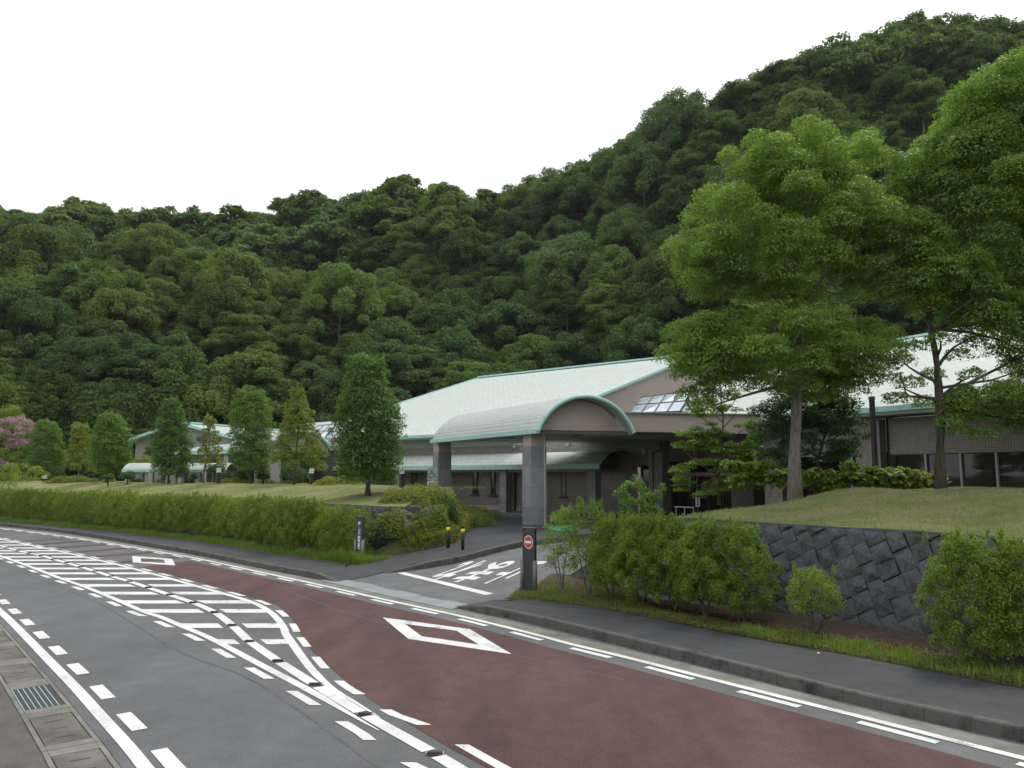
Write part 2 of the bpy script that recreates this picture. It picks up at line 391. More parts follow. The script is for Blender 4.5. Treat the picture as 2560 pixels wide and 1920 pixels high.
def limbs(mb, tips, trunk, r0, r1=.012, seg=5, sides=5, bend=.12, lo=.25):
    """branches from the trunk polyline to cluster centres, in two orders"""
    tr = np.array(trunk); H0, H1 = tr[0, 2], tr[-1, 2]; prim = []
    tips = sorted(tips, key=lambda p: -np.linalg.norm(np.array(p[:2]) - tr[-1, :2]))
    for i, p in enumerate(tips):
        p = np.array(p[:3]); best = None
        zt = max(H0 + lo * (H1 - H0), min(H1, p[2] - .55 * np.linalg.norm(p[:2] - tr[-1, :2]) - .2))
        k = np.interp(zt, tr[:, 2], np.arange(len(tr))); k0 = int(min(k, len(tr) - 2)); q = tr[k0] * (1 - (k - k0)) + tr[k0 + 1] * (k - k0)
        src, d0, rad = q, np.linalg.norm(p - q), r0
        for (a, rr_) in prim:
            d = np.linalg.norm(p - a)
            if d < d0 * .62 and a[2] < p[2] + .3: src, d0, rad = a, d, rr_
        path = curve_path(src, p, bend, seg)
        ra = max(r1, rad * .75); rads = [ra * (1 - .8 * j / (seg - 1)) + r1 * .3 for j in range(seg)]
        mb.tube(path, rads, sides, False)
        for j in range(1, seg - 1): prim.append((path[j], rads[j]))
    return mb


# ================================================================== THE GROUND
# white edge line on the building side of the road, from far left to near right
EDGE = resample([G(-420, 1296)] + [G(u, v) for u, v in [(-150, 1308), (0, 1321), (108, 1333.5), (217, 1349), (307, 1364), (400, 1380), (490, 1396), (581, 1415.5), (671, 1435), (800, 1462.7), (870, 1478.7), (1000, 1508), (1130, 1536), (1239, 1562), (1350, 1590), (1427, 1610.8), (1553, 1641), (1617, 1657), (1866, 1721), (2168, 1797), (2560, 1897)]] + [G(3300, 2080), G(4600, 2400)], step=.5)
EN = normals2(EDGE)                              # left of travel = away from the road
if EN[len(EN) // 2, 1] < 0: EN = -EN
def dist_edge(x, y):
    x = np.atleast_1d(np.asarray(x, float)); y = np.atleast_1d(np.asarray(y, float)); out = np.empty(x.shape)
    fx, fy = x.ravel(), y.ravel(); o = out.ravel()
    for i0 in range(0, len(fx), 4000):
        dx = fx[i0:i0 + 4000, None] - EDGE[None, :, 0]; dy = fy[i0:i0 + 4000, None] - EDGE[None, :, 1]
        d2 = dx * dx + dy * dy; j = d2.argmin(1); r = np.arange(len(j))
        o[i0:i0 + 4000] = np.sqrt(d2[r, j]) * np.sign(dx[r, j] * EN[j, 0] + dy[r, j] * EN[j, 1])
    return o.reshape(x.shape)
def zsite(x, y):                                 # the forecourt climbs one metre from the road to the building
    return smooth((dist_edge(x, y) - 1.0) / 10.5) * 1.0
def zs1(x, y): return float(zsite(x, y)[0])
def GD(u, v, off=0.0):                           # where a sight line meets the forecourt
    z = .3
    for _ in range(14):
        q = G(u, v, z + off); z = z * .5 + .5 * zs1(*q)
    q = G(u, v, z + off); return np.array([q[0], q[1], zs1(*q) + off])
def offset(path, nrm, d): return path + nrm * d
def ribbon(name, A, B, za, zb, mat, parent=None, n=2, fn=None, off=0.0):
    k = max(len(A), len(B)); A = resample(A, n=k); B = resample(B, n=k); X = np.zeros((k, n, 3))
    for j in range(n):
        t = j / (n - 1); X[:, j, :2] = A[:, :2] * (1 - t) + B[:, :2] * t; X[:, j, 2] = za * (1 - t) + zb * t if fn is None else fn(X[:, j, 0], X[:, j, 1]) + off
    return grid(name, X, mat, parent)

# far terrain sheet and road sheet
road = thing('road_holder', None, None) if False else None
g = MB(); g.face([(-1500, -600, -.35), (1500, -600, -.35), (1500, 1800, -.35), (-1500, 1800, -.35)])
tag(g.build('ground', M['forest_floor']), kind='structure')
outer = offset(EDGE, EN, .42); inner = offset(EDGE, EN, -60)
X = np.zeros((len(EDGE), 2, 3)); X[:, 0, :2] = outer; X[:, 1, :2] = offset(EDGE, EN, -45)
# the carriageway: everything from the gutter line across the road
L_LINE = resample([G(-260, 1330), G(-120, 1420)] + [np.array(p) for p in Z([(0, 112), (250, 357), (500, 615), (750, 872), (1000, 1152), (1250, 1430), (1430, 1655)], .25316, 0, 1500)] + [G(430, 2010), G(640, 2400), G(760, 2750)], step=.4)
LNn = normals2(L_LINE)
if LNn[len(LNn) // 2, 0] > 0: LNn = -LNn           # towards the verge on the left
k = 240
A = resample(offset(EDGE, EN, .40), n=k); B = resample(offset(L_LINE, LNn, .22), n=k)
far = np.zeros((k, 2, 3)); far[:, 0, :2] = A; far[:, 1, :2] = B
mb = MB()
for i in range(k - 1):
    mb.face([(*B[i], 0), (*B[i + 1], 0), (*A[i + 1], 0), (*A[i], 0)])
mb.face([(*B[-1], 0), (8, -40, 0), (60, -40, 0), (*A[-1], 0)])
mb.face([(*A[0], 0), (-160, 90, 0), (-170, 60, 0), (*B[0], 0)])
ROAD = tag(mb.build('road', M['road']), kind='structure')

def strip(name, path, width, z, mat, parent=ROAD, step=.35, skew=False):
    p = resample(path, step=step); n = normals2(p); w = width if np.ndim(width) == 0 else np.interp(np.linspace(0, 1, len(p)), np.linspace(0, 1, len(width)), width)[:, None]
    if skew:                                         # ends cut square to the lane, not to the line
        w = w / np.maximum(.5, np.abs(n[:, :1])); n = np.stack([np.sign(n[:, 0]), 0 * n[:, 0]], 1)
    X = np.zeros((len(p), 2, 3)); X[:, 0, :2] = p + n * w / 2; X[:, 1, :2] = p - n * w / 2; X[:, :, 2] = z
    return grid(name, X, mat, parent)
def poly(name, pts, z, mat, parent=ROAD):
    b = MB(); pts = [np.array(p) for p in pts]
    ar = sum(pts[i][0] * pts[(i + 1) % len(pts)][1] - pts[(i + 1) % len(pts)][0] * pts[i][1] for i in range(len(pts)))
    if ar < 0: pts = pts[::-1]
    b.face([(p[0], p[1], z) for p in pts]); return b.build(name, mat, parent)

za_, zb_ = (.18083, 0, 1300), (.18083, 400, 1300); zc_, zd_ = (.25316, 600, 1500), (.25316, 0, 1500)
MEDL = [G(-150, 1350), G(-60, 1374)] + Z([(0, 500), (400, 640), (800, 795), (1200, 935), (1600, 1100), (2000, 1275)], *za_) + Z([(0, 1340), (300, 1470), (700, 1640)], *zb_) + Z([(200, 640), (600, 850), (800, 960), (1000, 1078), (1190, 1190), (1370, 1292)], *zc_)
MEDC = [G(-150, 1333), G(-60, 1351)] + Z([(0, 352), (105, 385), (255, 425), (410, 460), (575, 495), (745, 545), (930, 595), (1120, 652), (1325, 712), (1545, 783), (1800, 855), (2055, 940)], *za_) + Z([(140, 1040), (460, 1148), (758, 1281), (1000, 1462), (1200, 1650)], *zb_) + Z([(97, 414), (378, 608), (745, 842), (1235, 1138), (1925, 1528)], *zc_) + [G(1250, 1985), G(1480, 2100)]
MEDR = [G(-150, 1322), G(-60, 1335)] + Z([(0, 262), (400, 345), (800, 428), (1200, 520), (1600, 612), (2000, 718)], *za_) + Z([(100, 800), (500, 915), (900, 1025), (1300, 1150), (1540, 1290), (1670, 1430), (1740, 1560)], *zb_) + Z([(440, 320), (530, 450), (700, 680), (900, 870), (1150, 1020), (1380, 1165)], *zc_)
cL, cC, cR = resample(MEDL, step=.2), resample(MEDC, step=.2), resample(MEDR, step=.2)

# red lane
redL = [G(353, 1418)] + Z([(120, 750), (480, 850), (830, 940), (1180, 1050), (1500, 1150)], *zb_) + Z([(340, 40), (440, 110), (520, 200), (560, 290), (620, 370), (680, 470), (770, 560), (1040, 800), (1240, 950), (1480, 1110), (1780, 1290), (2140, 1500)], *zc_) + [G(1300, 1960), G(1650, 2120), G(2300, 2420)]
redL = resample(redL, n=160)
i0 = int(np.argmin(np.linalg.norm(EDGE - G(487, 1403), axis=1)))
redR = resample(offset(EDGE, EN, -.55)[i0:], n=160)
X = np.zeros((160, 5, 3))
for j in range(5): X[:, j, :2] = redL * (1 - j / 4) + redR * (j / 4)
X[:, :, 2] = .004
grid('red_lane', X, M['red'], ROAD)
for a, b, c, d in [((345, 288), (960, 250), (975, 262), (350, 300)), ((530, 332), (1175, 283), (1190, 297), (560, 346)), ((775, 378), (1465, 333), (1480, 350), (800, 393)), ((1060, 434), (1745, 380), (1770, 397), (1080, 452)), ((1300, 497), (2090, 442), (2130, 458), (1330, 514)), ((1660, 575), (2212, 535), (2400, 515), (2440, 530), (2212, 560), (1690, 596))][:5]:
    poly('red_band', Z([a, b, c, d], *za_), .004, M['red'])
poly('red_band', Z([(1660, 575), (2212, 530), (2400, 505), (2500, 520), (2212, 558), (1690, 598)], *za_), .004, M['red'])

# white lines
M['seam'] = rough_mat('asphalt_seam', (.05, .052, .055), (.10, .10, .105), 2, 50, .7, .2, .004)
strip('asphalt_seam', Z([(-300, 190), (0, 275), (400, 425), (640, 530), (900, 690), (1150, 830), (1500, 960), (1850, 1180), (2212, 1440), (2500, 1640)], .4069, 0, 1300), .045, .0028, M['seam'])
strip('asphalt_seam', [G(1560, 1700), G(1300, 1640), G(1080, 1590), G(860, 1530), G(700, 1470)], .03, .0062, M['seam'])
strip('edge_line', EDGE, .15, .008, M['paint'])
strip('edge_line', L_LINE, .17, .008, M['paint'])
strip('median_line', MEDL, [.16] * 18 + [.15, .02], .008, M['paint'])
strip('median_line', MEDR, [.17] * 18 + [.15, .02], .008, M['paint'])
def dashes(path, off, nrm_sign, width, L, period, start, stop, name, mat, skew=False):
    p = resample(path, step=.1); n = normals2(p) * nrm_sign; s = np.concatenate([[0], np.cumsum(np.linalg.norm(np.diff(p, axis=0), axis=1))])
    a = start
    while a + L < min(stop, s[-1]):
        idx = [np.array([np.interp(t, s, p[:, k]) + off * np.interp(t, s, n[:, k]) for k in (0, 1)]) for t in np.linspace(a, a + L, 4)]
        strip(name, idx, width, .0082, mat, step=.3, skew=skew); a += period
def arc_at(path, q):
    p = resample(path, step=.1); i = int(np.argmin(np.linalg.norm(p - np.array(q), axis=1))); return i * length(p) / (len(p) - 1)
sR = arc_at(EDGE, G(1475, 1632))
dashes(EDGE, .25, -1 if np.dot(normals2(EDGE)[50], EN[50]) > 0 else 1, .15, 1.08, 2.0, (sR - .54) % 2.0, 200, 'deceleration_mark', M['paint'])
def side(path, q):           # sign so that the offset goes towards q
    p = resample(path, step=.1); i = int(np.argmin(np.linalg.norm(p - np.array(q), axis=1))); return 1 if np.dot(normals2(p)[i], np.array(q) - p[i]) > 0 else -1
q = Z([(1300, 1210)], *zd_)[0]; dashes(L_LINE, .28, side(L_LINE, q), .20, .95, 1.92, (arc_at(L_LINE, q) - .5) % 1.92, 200, 'deceleration_mark', M['paint'])
q = Z([(640, 962)], *zc_)[0]; sL = arc_at(MEDL, q); dashes(MEDL + [G(1010, 1870), G(1200, 1960), G(1450, 2080)], .245, side(MEDL, q), .15, .98, 1.94, (sL - .5) % 1.94, 200, 'deceleration_mark', M['paint'], True)
q = Z([(1090, 875)], *zc_)[0]; sL = arc_at(MEDR, q); dashes(MEDR + [G(1040, 1830), G(1240, 1945), G(1500, 2080)], .235, side(MEDR, q), .15, 1.0, 1.96, (sL - .5) % 1.96, 200, 'deceleration_mark', M['paint'], True)
# centre line in one-piece bars between the studs, and the studs
pole_px = [((105, 385), za_), ((255, 425), za_), ((410, 460), za_), ((575, 495), za_), ((745, 545), za_), ((930, 595), za_), ((1120, 652), za_), ((1325, 712), za_), ((1545, 783), za_), ((1800, 855), za_), ((2055, 940), za_), ((140, 1040), zb_), ((460, 1148), zb_), ((758, 1281), zb_), ((1000, 1462), zb_), ((97, 414), zc_), ((378, 608), zc_), ((745, 842), zc_), ((1235, 1138), zc_), ((1925, 1528), zc_)]
PO = [Z([a], *b)[0] for a, b in pole_px]
ss = [arc_at(MEDC, p) for p in PO]; pc = resample(MEDC, step=.1); sc_ = np.linspace(0, length(pc), len(pc))
st = [max(0, ss[0] - 2 * i) for i in range(8, 0, -1)] + ss + [ss[-1] + 2]
for a, b in zip(st[:-1], st[1:]):
    if b - a < 1: continue
    pts = [np.array([np.interp(t, sc_, pc[:, 0]), np.interp(t, sc_, pc[:, 1])]) for t in np.linspace(a + .12, b - .12, 6)]
    strip('centre_bar', pts, .20, .009, M['paint'], step=.3)
stud0 = None
for i, p in enumerate(PO):
    if stud0 is None:
        stud0 = thing('road_stud', 'low dark rubber stud with dull red face standing in the white centre line of the hatched median', 'road stud', (p[0], p[1], .009), 'studs along the centre of the hatched median')
        b = MB(); b.box((0, 0), (1, 0), (0, 1), .11, .035, 0, .026); b.build('body', M['alu'], None).parent = stud0
        b = MB(); b.box((0, -.004), (1, 0), (0, 1), .095, .034, .006, .031); b.build('reflector', M['rustred'], None).parent = stud0
        o = stud0
    else:
        o = copy_tree(stud0); o.location = (p[0], p[1], .009)
# hatching across the median
rows = [46, 44.4, 42.8, 41.2, 39.5, 37.95, 36.6, 35.3, 33.85, 32.55, 31.22, 29.75, 28.3, 26.83, 25.27, 23.65, 22.06, 20.62, 18.66, 16.9, 15.32]
def xat(c, y): o = np.argsort(c[:, 1]); return float(np.interp(y, c[o, 1], c[o, 0]))
for y in rows:
    t = .27 if y > 17 else .24
    a0, a1 = xat(cL, y - t), xat(cL, y + t); m0, m1 = xat(cC, y - t), xat(cC, y + t); b0, b1 = xat(cR, y - t), xat(cR, y + t)
    g1, g2 = .27, .27
    if m0 - g1 - a0 > .3: poly('hatch_stripe', [(a0, y - t), (m0 - g1, y - t), (m1 - g1, y + t), (a1, y + t)], .0065, M['paint'])
    if b0 - m0 - g2 > .3: poly('hatch_stripe', [(m0 + g2, y - t), (b0, y - t), (b1, y + t), (m1 + g2, y + t)], .0065, M['paint_worn'] if y < 24 else M['paint'])
# diamonds
def diamond(o, i, worn):
    for a in range(4):
        b = (a + 1) % 4
        poly('diamond_side', [o[a], o[b], i[b], i[a]], .0085, M['paint_worn'] if a in worn else M['paint'])
ze_ = (.21700, 870, 1380)
diamond(Z([(398, 757), (1405, 893), (1885, 1180), (697, 1005)], *ze_), Z([(655, 832), (1250, 910), (1510, 1072), (850, 975)], *ze_), (0, 1))
o2 = [G(330.5, 1390.5), G(430.5, 1397.6), G(438, 1414), G(332, 1406.5)]
c2 = sum(o2) / 4; i2 = [G(352, 1396), G(409.5, 1399.5), G(413, 1408.3), G(353, 1404.8)]
diamond(o2, i2, ())
# concrete gutter strip between line and kerb, apron slabs at the gateway
strip('gutter_strip', offset(EDGE, EN, .29), .42, .003, M['lgutter'])
for a, b in ((0, 1), (1, 2), (2, 3), (3, 4)):
    p = [G(822 + 66 * t + 0, 1454 + 18 * t) for t in range(5)]
gut = resample([G(805, 1450), G(870, 1465), (G(1000, 1495)), G(1135, 1523)], n=7); n_ = normals2(gut); n_ = n_ if n_[3, 1] > 0 else -n_
for i in range(6):
    a, b = gut[i], gut[i + 1]; d = (b - a) / np.linalg.norm(b - a)
    poly('apron_slab', [a + d * .01 - n_[i] * .10, b - d * .01 - n_[i + 1] * .10, b - d * .01 + n_[i + 1] * (.62 + .1 * (i % 2)), a + d * .01 + n_[i] * (.62 + .1 * (i % 2))], .014, M['slab'])

# -------- forecourt and driveway
ds = [.40, .7, 1, 1.5, 2, 2.5, 3, 3.6, 4.2, 5, 6, 7, 8, 9, 10, 11, 12, 14, 18, 25, 40, 60, 90]
E2 = EDGE[::3]; n2 = EN[::3]; X = np.zeros((len(E2), len(ds), 3))
for j, d in enumerate(ds):
    X[:, j, :2] = E2 + n2 * d; X[:, j, 2] = smooth(np.array((d - 1.0) / 10.5)) * 1.0 - (.004 if d > .5 else .002)
FORE = tag(grid('forecourt', X, M['drive'], None), kind='structure')

# stop line and the word painted on the driveway
sl = [GD(992.6, 1433.2), GD(1012, 1431), GD(1234.6, 1484.2), GD(1215, 1488.5)]
b = MB(); k = 10
for i in range(k):
    t0, t1 = i / k, (i + 1) / k
    qa, qb = sl[0] * (1 - t0) + sl[3] * t0, sl[1] * (1 - t0) + sl[2] * t0; ra, rb = sl[0] * (1 - t1) + sl[3] * t1, sl[1] * (1 - t1) + sl[2] * t1
    for q in (qa, qb, ra, rb): q[2] = zs1(q[0], q[1]) + .006
    b.face([qa, ra, rb, qb])
b.build('stop_line', M['paint'], FORE)
def text_mesh(body, size=1.0, bold=0.0):
    c = bpy.data.curves.new('t', 'FONT'); c.body = body; c.size = size; c.align_x = 'CENTER'; c.align_y = 'CENTER'; c.offset = bold; c.resolution_u = 3
    o = bpy.data.objects.new('t', c); COL.objects.link(o); bpy.context.view_layer.update()
    me = bpy.data.meshes.new_from_object(o.evaluated_get(bpy.context.evaluated_depsgraph_get())); bpy.data.objects.remove(o); bpy.data.curves.remove(c)
    return me
up = GD(1120, 1437) - GD(1207, 1403); up = up[:2] / np.linalg.norm(up[:2]); rt = np.array([up[1], -up[0]])
# the word is read by a driver leaving: its top points to the road
c0 = GD(1164, 1445) * .5 + GD(1250, 1413) * .5
for i, ch in enumerate('止まれ'):
    me = text_mesh(ch, 1.0, .022); vv = np.array([v.co[:] for v in me.vertices])
    if len(vv):
        vv[:, :2] -= (vv[:, :2].max(0) + vv[:, :2].min(0)) / 2
        sx = .88 / max(.4, np.ptp(vv[:, 0])); sy = 3.1 / max(.4, np.ptp(vv[:, 1]))
        w = c0[:2] + rt * ((i - 1) * 1.13) + np.outer(vv[:, 0] * sx, rt) + np.outer(vv[:, 1] * sy, up)
        zz = zsite(w[:, 0], w[:, 1]) + .006
        for v, p, z in zip(me.vertices, w, zz): v.co = (p[0], p[1], z)
        me.materials.clear(); me.materials.append(M['paint']); link('painted_letter', me, FORE)
# painted lines and a green patch on the forecourt near the porch
def dpoly(name, px, mat, off=.006):
    b = MB(); b.face([tuple(GD(*p, 0)[:2]) + (GD(*p, 0)[2] + off,) for p in px]); return b.build(name, mat, FORE)
dpoly('painted_line', [(1246, 1308), (1330, 1313), (1330, 1310.5), (1246, 1305.5)], M['paint_worn'])
dpoly('painted_line', [(1312, 1304.6), (1330, 1304.9), (1330, 1303), (1312, 1302.6)], M['paint'])
dpoly('painted_line', [(1384, 1303.5), (1540, 1306), (1540, 1303.6), (1384, 1301)], M['paint'])

# -------- kerbs
def kerb(name_path, h0, wdt, ramp0=0, ramp1=0, step=.6, parent=None, zf=None, nrmside=1, label=None):
    p = resample(name_path, step=step); n = normals2(p) * nrmside
    for i in range(len(p) - 1):
        a, b_ = p[i], p[i + 1]; d = (b_ - a) / np.linalg.norm(b_ - a); a = a + d * .003; b2 = b_ - d * .003
        ha = h0 * min(1, .1 + i / ramp0) if ramp0 and i < ramp0 else h0; hb = h0 * min(1, .1 + (i + 1) / ramp0) if ramp0 and i + 1 < ramp0 else h0
        if ramp1 and len(p) - 1 - i <= ramp1: ha = h0 * (.1 + .9 * (len(p) - 1 - i) / ramp1); hb = h0 * (.1 + .9 * (len(p) - 2 - i) / ramp1)
        z0a, z0b = (0, 0) if zf is None else (zf(*a), zf(*b2)); na, nb = n[i], n[i + 1]; bv = .022
        m = MB(); j = R.uniform(-.004, .004)
        A = [(*(a), z0a - .08), (*(a + na * .01), z0a + ha - bv + j), (*(a + na * (bv + .01)), z0a + ha + j), (*(a + na * wdt), z0a + ha + j), (*(a + na * wdt), z0a - .08)]
        B = [(*(b2), z0b - .08), (*(b2 + nb * .01), z0b + hb - bv + j), (*(b2 + nb * (bv + .01)), z0b + hb + j), (*(b2 + nb * wdt), z0b + hb + j), (*(b2 + nb * wdt), z0b - .08)]
        for q in range(4): m.face([A[q], B[q], B[q + 1], A[q + 1]] if nrmside < 0 else [B[q], A[q], A[q + 1], B[q + 1]])
        m.face(A); m.face(B[::-1]); m.build('kerb_stone', M['kerb'], parent)
KH = .19
kl = [G(-420, 1289), G(-150, 1301), G(0, 1315), G(163, 1333), G(325, 1358.5), G(488, 1387.5), G(651, 1420.5), G(838, 1455.5)]
sgn = side(kl, G(488, 1340))
def dseg(x, y, a, b):
    a = np.array(a); b = np.array(b); d = b - a; t = np.clip(((x - a[0]) * d[0] + (y - a[1]) * d[1]) / np.dot(d, d), 0, 1)
    return np.hypot(x - a[0] - t * d[0], y - a[1] - t * d[1])
CE, CK = G(838, 1455.5), GD(960, 1433.5)[:2]           # dropped kerb on the left of the gate
CR0, CR1 = G(1135, 1519), G(1236, 1498)                # and on the right
zSWL = lambda x, y: (KH - .004) * np.clip(.10 + .9 * smooth(dseg(x, y, CE, CK) / 1.5), 0, 1)
zSWR = lambda x, y: (KH - .004) * np.clip(.12 + .9 * smooth(dseg(x, y, CR0, CR1) / 1.5), 0, 1)
SWL = tag(ribbon('sidewalk', offset(resample(kl, step=.6), normals2(resample(kl, step=.6)) * sgn, .12), [G(-420, 1281, KH), G(-150, 1291, KH), G(0, 1302, KH), G(285, 1330, KH), G(488, 1353, KH), G(651, 1379, KH), G(760, 1395, KH), G(867, 1411, KH)], 0, 0, M['path'], None, 6, zSWL), kind='structure')
kerb(kl, KH, .15, 0, 2, .6, SWL, None, sgn)
kr = [G(1135, 1519), G(1275, 1547), G(1420, 1581), G(1546, 1612), G(1842, 1686), G(2138, 1763), G(2560, 1857), G(3300, 2030), G(4200, 2260)]
sgn = side(kr, G(2000, 1500))
krs = resample(kr, step=.6)
SWR = tag(ribbon('sidewalk', offset(krs, normals2(krs) * sgn, .12), [G(1236, 1497, .05), G(1275, 1496, .15), G(1327, 1498, KH), G(1420, 1509, KH), G(1546, 1529, KH), G(1842, 1588, KH), G(2138, 1641, KH), G(2560, 1721, KH), G(3300, 1860, KH), G(4000, 2000, KH)], 0, 0, M['path'], None, 6, zSWR), kind='structure')
kerb(kr, KH, .15, 2, 0, .6, SWR, None, sgn)
# sidewalk corners dropping to the driveway
def quad_path(px, zs, name, mat, parent):
    b = MB(); b.face([(*G(u, v, z), z) for (u, v), z in zip(px, zs)]); return b.build(name, mat, parent)
kd = [(960, 1433.5), (1044, 1424), (1152, 1405.5), (1243, 1381.5), (1306, 1367), (1344, 1361.5), (1433, 1352), (1540, 1341), (1660, 1330)]
KD = resample([GD(*p)[:2] for p in kd], step=.8)
sgn = side([p for p in KD], GD(1090, 1370)[:2])
BED = resample([GD(*p, .15)[:2] for p in [(868, 1415), (904, 1412), (940, 1398), (987, 1387), (1040, 1380), (1085, 1371), (1125, 1362), (1151, 1350), (1166, 1334), (1185, 1318), (1208, 1308), (1240, 1300)]] + [GD(1300, 1296, .1)[:2]], n=40)
kb = offset(KD, normals2(KD) * sgn, .14)[:]
zDK = lambda x, y: zsite(x, y) + .17 * np.clip(.10 + .9 * smooth(dseg(x, y, CE, CK) / 1.5), 0, 1)
DARK = ribbon('driveway_footway', kb[:int(len(kb) * .78)], BED, 0, 0, M['path'], None, 10, zDK, 0)
tag(DARK, kind='structure')
kerb([p for p in KD], .21, .16, 2, 0, .8, DARK, zs1, sgn)
# ramp between the left sidewalk end and the driveway
ka = resample([CE, (CE + G(867, 1411, KH)) / 2, BED[0]], n=12); kc = resample([kb[0], (kb[0] + BED[0]) / 2, BED[0] + [.01, .01]], n=12)
Xc = np.zeros((12, 8, 3))
for j in range(8):
    t = j / 7; Xc[:, j, :2] = ka * (1 - t) + kc * t; Xc[:, j, 2] = zSWL(Xc[:, j, 0], Xc[:, j, 1]) * (1 - t) + zDK(Xc[:, j, 0], Xc[:, j, 1]) * t + .002
grid('sidewalk_ramp', Xc, M['path'], SWL)
# green patch on the island
dpoly('green_patch', [(1356, 1327.5), (1446, 1320), (1450, 1336), (1400, 1341)], M['green'], .19)

# -------- left verge, gutter covers
VERGE = resample(offset(L_LINE, LNn, .20), n=80); far_ = VERGE + np.array([-14.0, -6.0])
X = np.zeros((80, 6, 3))
for j, t in enumerate([0, .02, .06, .2, .5, 1]): X[:, j, :2] = VERGE * (1 - t) + far_ * t
X[:, :, 2] = -.004
VG = tag(grid('verge', X, M['verge']), kind='structure')
gl = resample(offset(L_LINE, LNn, .24), step=.05); gn = normals2(gl) * side(gl, G(0, 1850)); sG = np.linspace(0, length(gl), len(gl))
s0 = sG[int(np.argmin(np.linalg.norm(gl - G(220, 1763), axis=1)))]; GW = .66
def gpt(s, o): return np.array([np.interp(s, sG, gl[:, 0]) + o * np.interp(s, sG, gn[:, 0]), np.interp(s, sG, gl[:, 1]) + o * np.interp(s, sG, gn[:, 1])])
gtr = thing('drain_channel', 'weathered concrete gutter channel with slotted covers along the road edge', 'gutter', (*gpt(s0, .3), 0))
def gbox(name, sa, sb, oa, ob, z0, z1, mat):
    b = MB(); b.prism([gpt(sa, oa), gpt(sb, oa), gpt(sb, ob), gpt(sa, ob)][::-1], z0, z1); return b.build(name, mat, gtr)
for k in range(-11, 8):
    a = s0 + k * 1.93; e = a + 1.93
    if e > sG[-1] - .2 or a < .3: continue
    for oa, ob in ((0, .055), (GW - .055, GW)): gbox('channel_rim', a + .008, e - .008, oa, ob, -.03, .012, M['lgutter'])
    gbox('channel_rim', a + .008, a + .27, .060, GW - .06, -.03, .011, M['lgutter'])
    gbox('channel_rim', e - .21, e - .008, .060, GW - .06, -.03, .011, M['lgutter'])
    gbox('channel_bed', a + .26, e - .2, .05, GW - .05, -.06, -.04, M['stonegap'])
    if k == -1:
        nb = 7
        for i in range(nb):
            o1 = .07 + i * (GW - .14) / nb; gbox('grate_bar', a + .28, e - .22, o1, o1 + .068, -.03, .006, M['post'])
            gbox('grate_rib', a + .28, e - .22, o1 + .069, o1 + .077, -.02, .012, M['teal'])
    else:
        c = [gpt(a + .285, .072), gpt(e - .225, .072), gpt(e - .225, GW - .072), gpt(a + .285, GW - .072)]
        gbox('gutter_lid', a + .285, e - .225, .072, GW - .072, -.03, .009, M['cover'])
        for t in (.22, .5, .8):
            s_ = a + .285 + 1.42 * t; gbox('lid_slot', s_ - .012, s_ + .012, .22, .44, .0, .0115, M['black'])

# ================================================================== BUILDINGS
FL = 1.0                                              # floor level of the forecourt
def uvwall(mb, a, b, z0, z1, s0=0.0):                 # vertical wall face with metre UVs
    a = np.array(a[:2], float); b = np.array(b[:2], float); l = float(np.linalg.norm(b - a))
    mb.face([(*a, z0), (*b, z0), (*b, z1), (*a, z1)], [(s0, z0), (s0 + l, z0), (s0 + l, z1), (s0, z1)]); return mb
def plane_uv(mb, pts, u, v, o):                       # any planar face with metre UVs along u and v
    u = np.array(u, float); v = np.array(v, float); o = np.array(o, float)
    mb.face(pts, [(float(np.dot(np.array(p) - o, u)), float(np.dot(np.array(p) - o, v))) for p in pts]); return mb
def slab_roof(name, pts, u, v, th, mat, parent):
    b = MB(); plane_uv(b, pts, u, v, pts[0]); low = [(p[0], p[1], p[2] - th) for p in pts]; b.face(low[::-1])
    for i in range(len(pts)):
        j = (i + 1) % len(pts); b.face([low[i], low[j], pts[j], pts[i]])
    return b.build(name, mat, parent)
def bar(name, a, b, w, h, mat, parent):               # box beam between two points, sitting on the line
    a = np.array(a, float); b = np.array(b, float); d = b - a; L = np.linalg.norm(d); d /= L
    s = np.cross(d, [0, 0, 1.0]); s = s / (np.linalg.norm(s) + 1e-9); up = np.cross(s, d)
    q = [s * w / 2 - up * h / 2, s * w / 2 + up * h / 2, -s * w / 2 + up * h / 2, -s * w / 2 - up * h / 2]
    m = MB(); A = [a + x for x in q]; B = [b + x for x in q]
    m.face(A[::-1]); m.face(B)
    for i in range(4): m.face([A[i], A[(i + 1) % 4], B[(i + 1) % 4], B[i]])
    return m.build(name, mat, parent)
def unit(v): v = np.array(v, float); return v / np.linalg.norm(v)
def V3(p, z): return np.array([p[0], p[1], z])

# ---------------- main hall behind the covered walkway
dm = unit([-.7588, .6514]); nm = np.array([.6514, .7588]); E0 = np.array([-.53, 50.49])
zE, SL = 6.1, .31
def mp(s, w): return E0 + dm * s + nm * w
hall = thing('main_hall', 'long low hall with huge pale metal roof and tiled wall behind the near walkway', 'building', (*mp(12, 12), FL))
um = V3(dm, 0); vm = unit([*nm, SL])
zr = zE + SL * 25
slab_roof('roof', [V3(mp(-.6, -.1), zE - .03), V3(mp(25.4, -.1), zE - .03), V3(mp(25.4, 25), zr), V3(mp(-.6, 25), zr)], um, vm, .22, M['shingle'], hall)
slab_roof('roof', [V3(mp(25.4, 25.01), zr), V3(mp(25.4, 36), zr - 3.4), V3(mp(-.6, 36), zr - 3.4), V3(mp(-.6, 25.01), zr)], um, unit([*nm, -SL]), .22, M['shingle'], hall)
bar('roof_trim', V3(mp(-.7, -.16), zE - .06), V3(mp(25.5, -.16), zE - .06), .12, .2, M['teal'], hall)
bar('roof_trim', V3(mp(-.68, -.1), zE - .04), V3(mp(-.68, 25), zr + .02), .16, .16, M['teal'], hall)
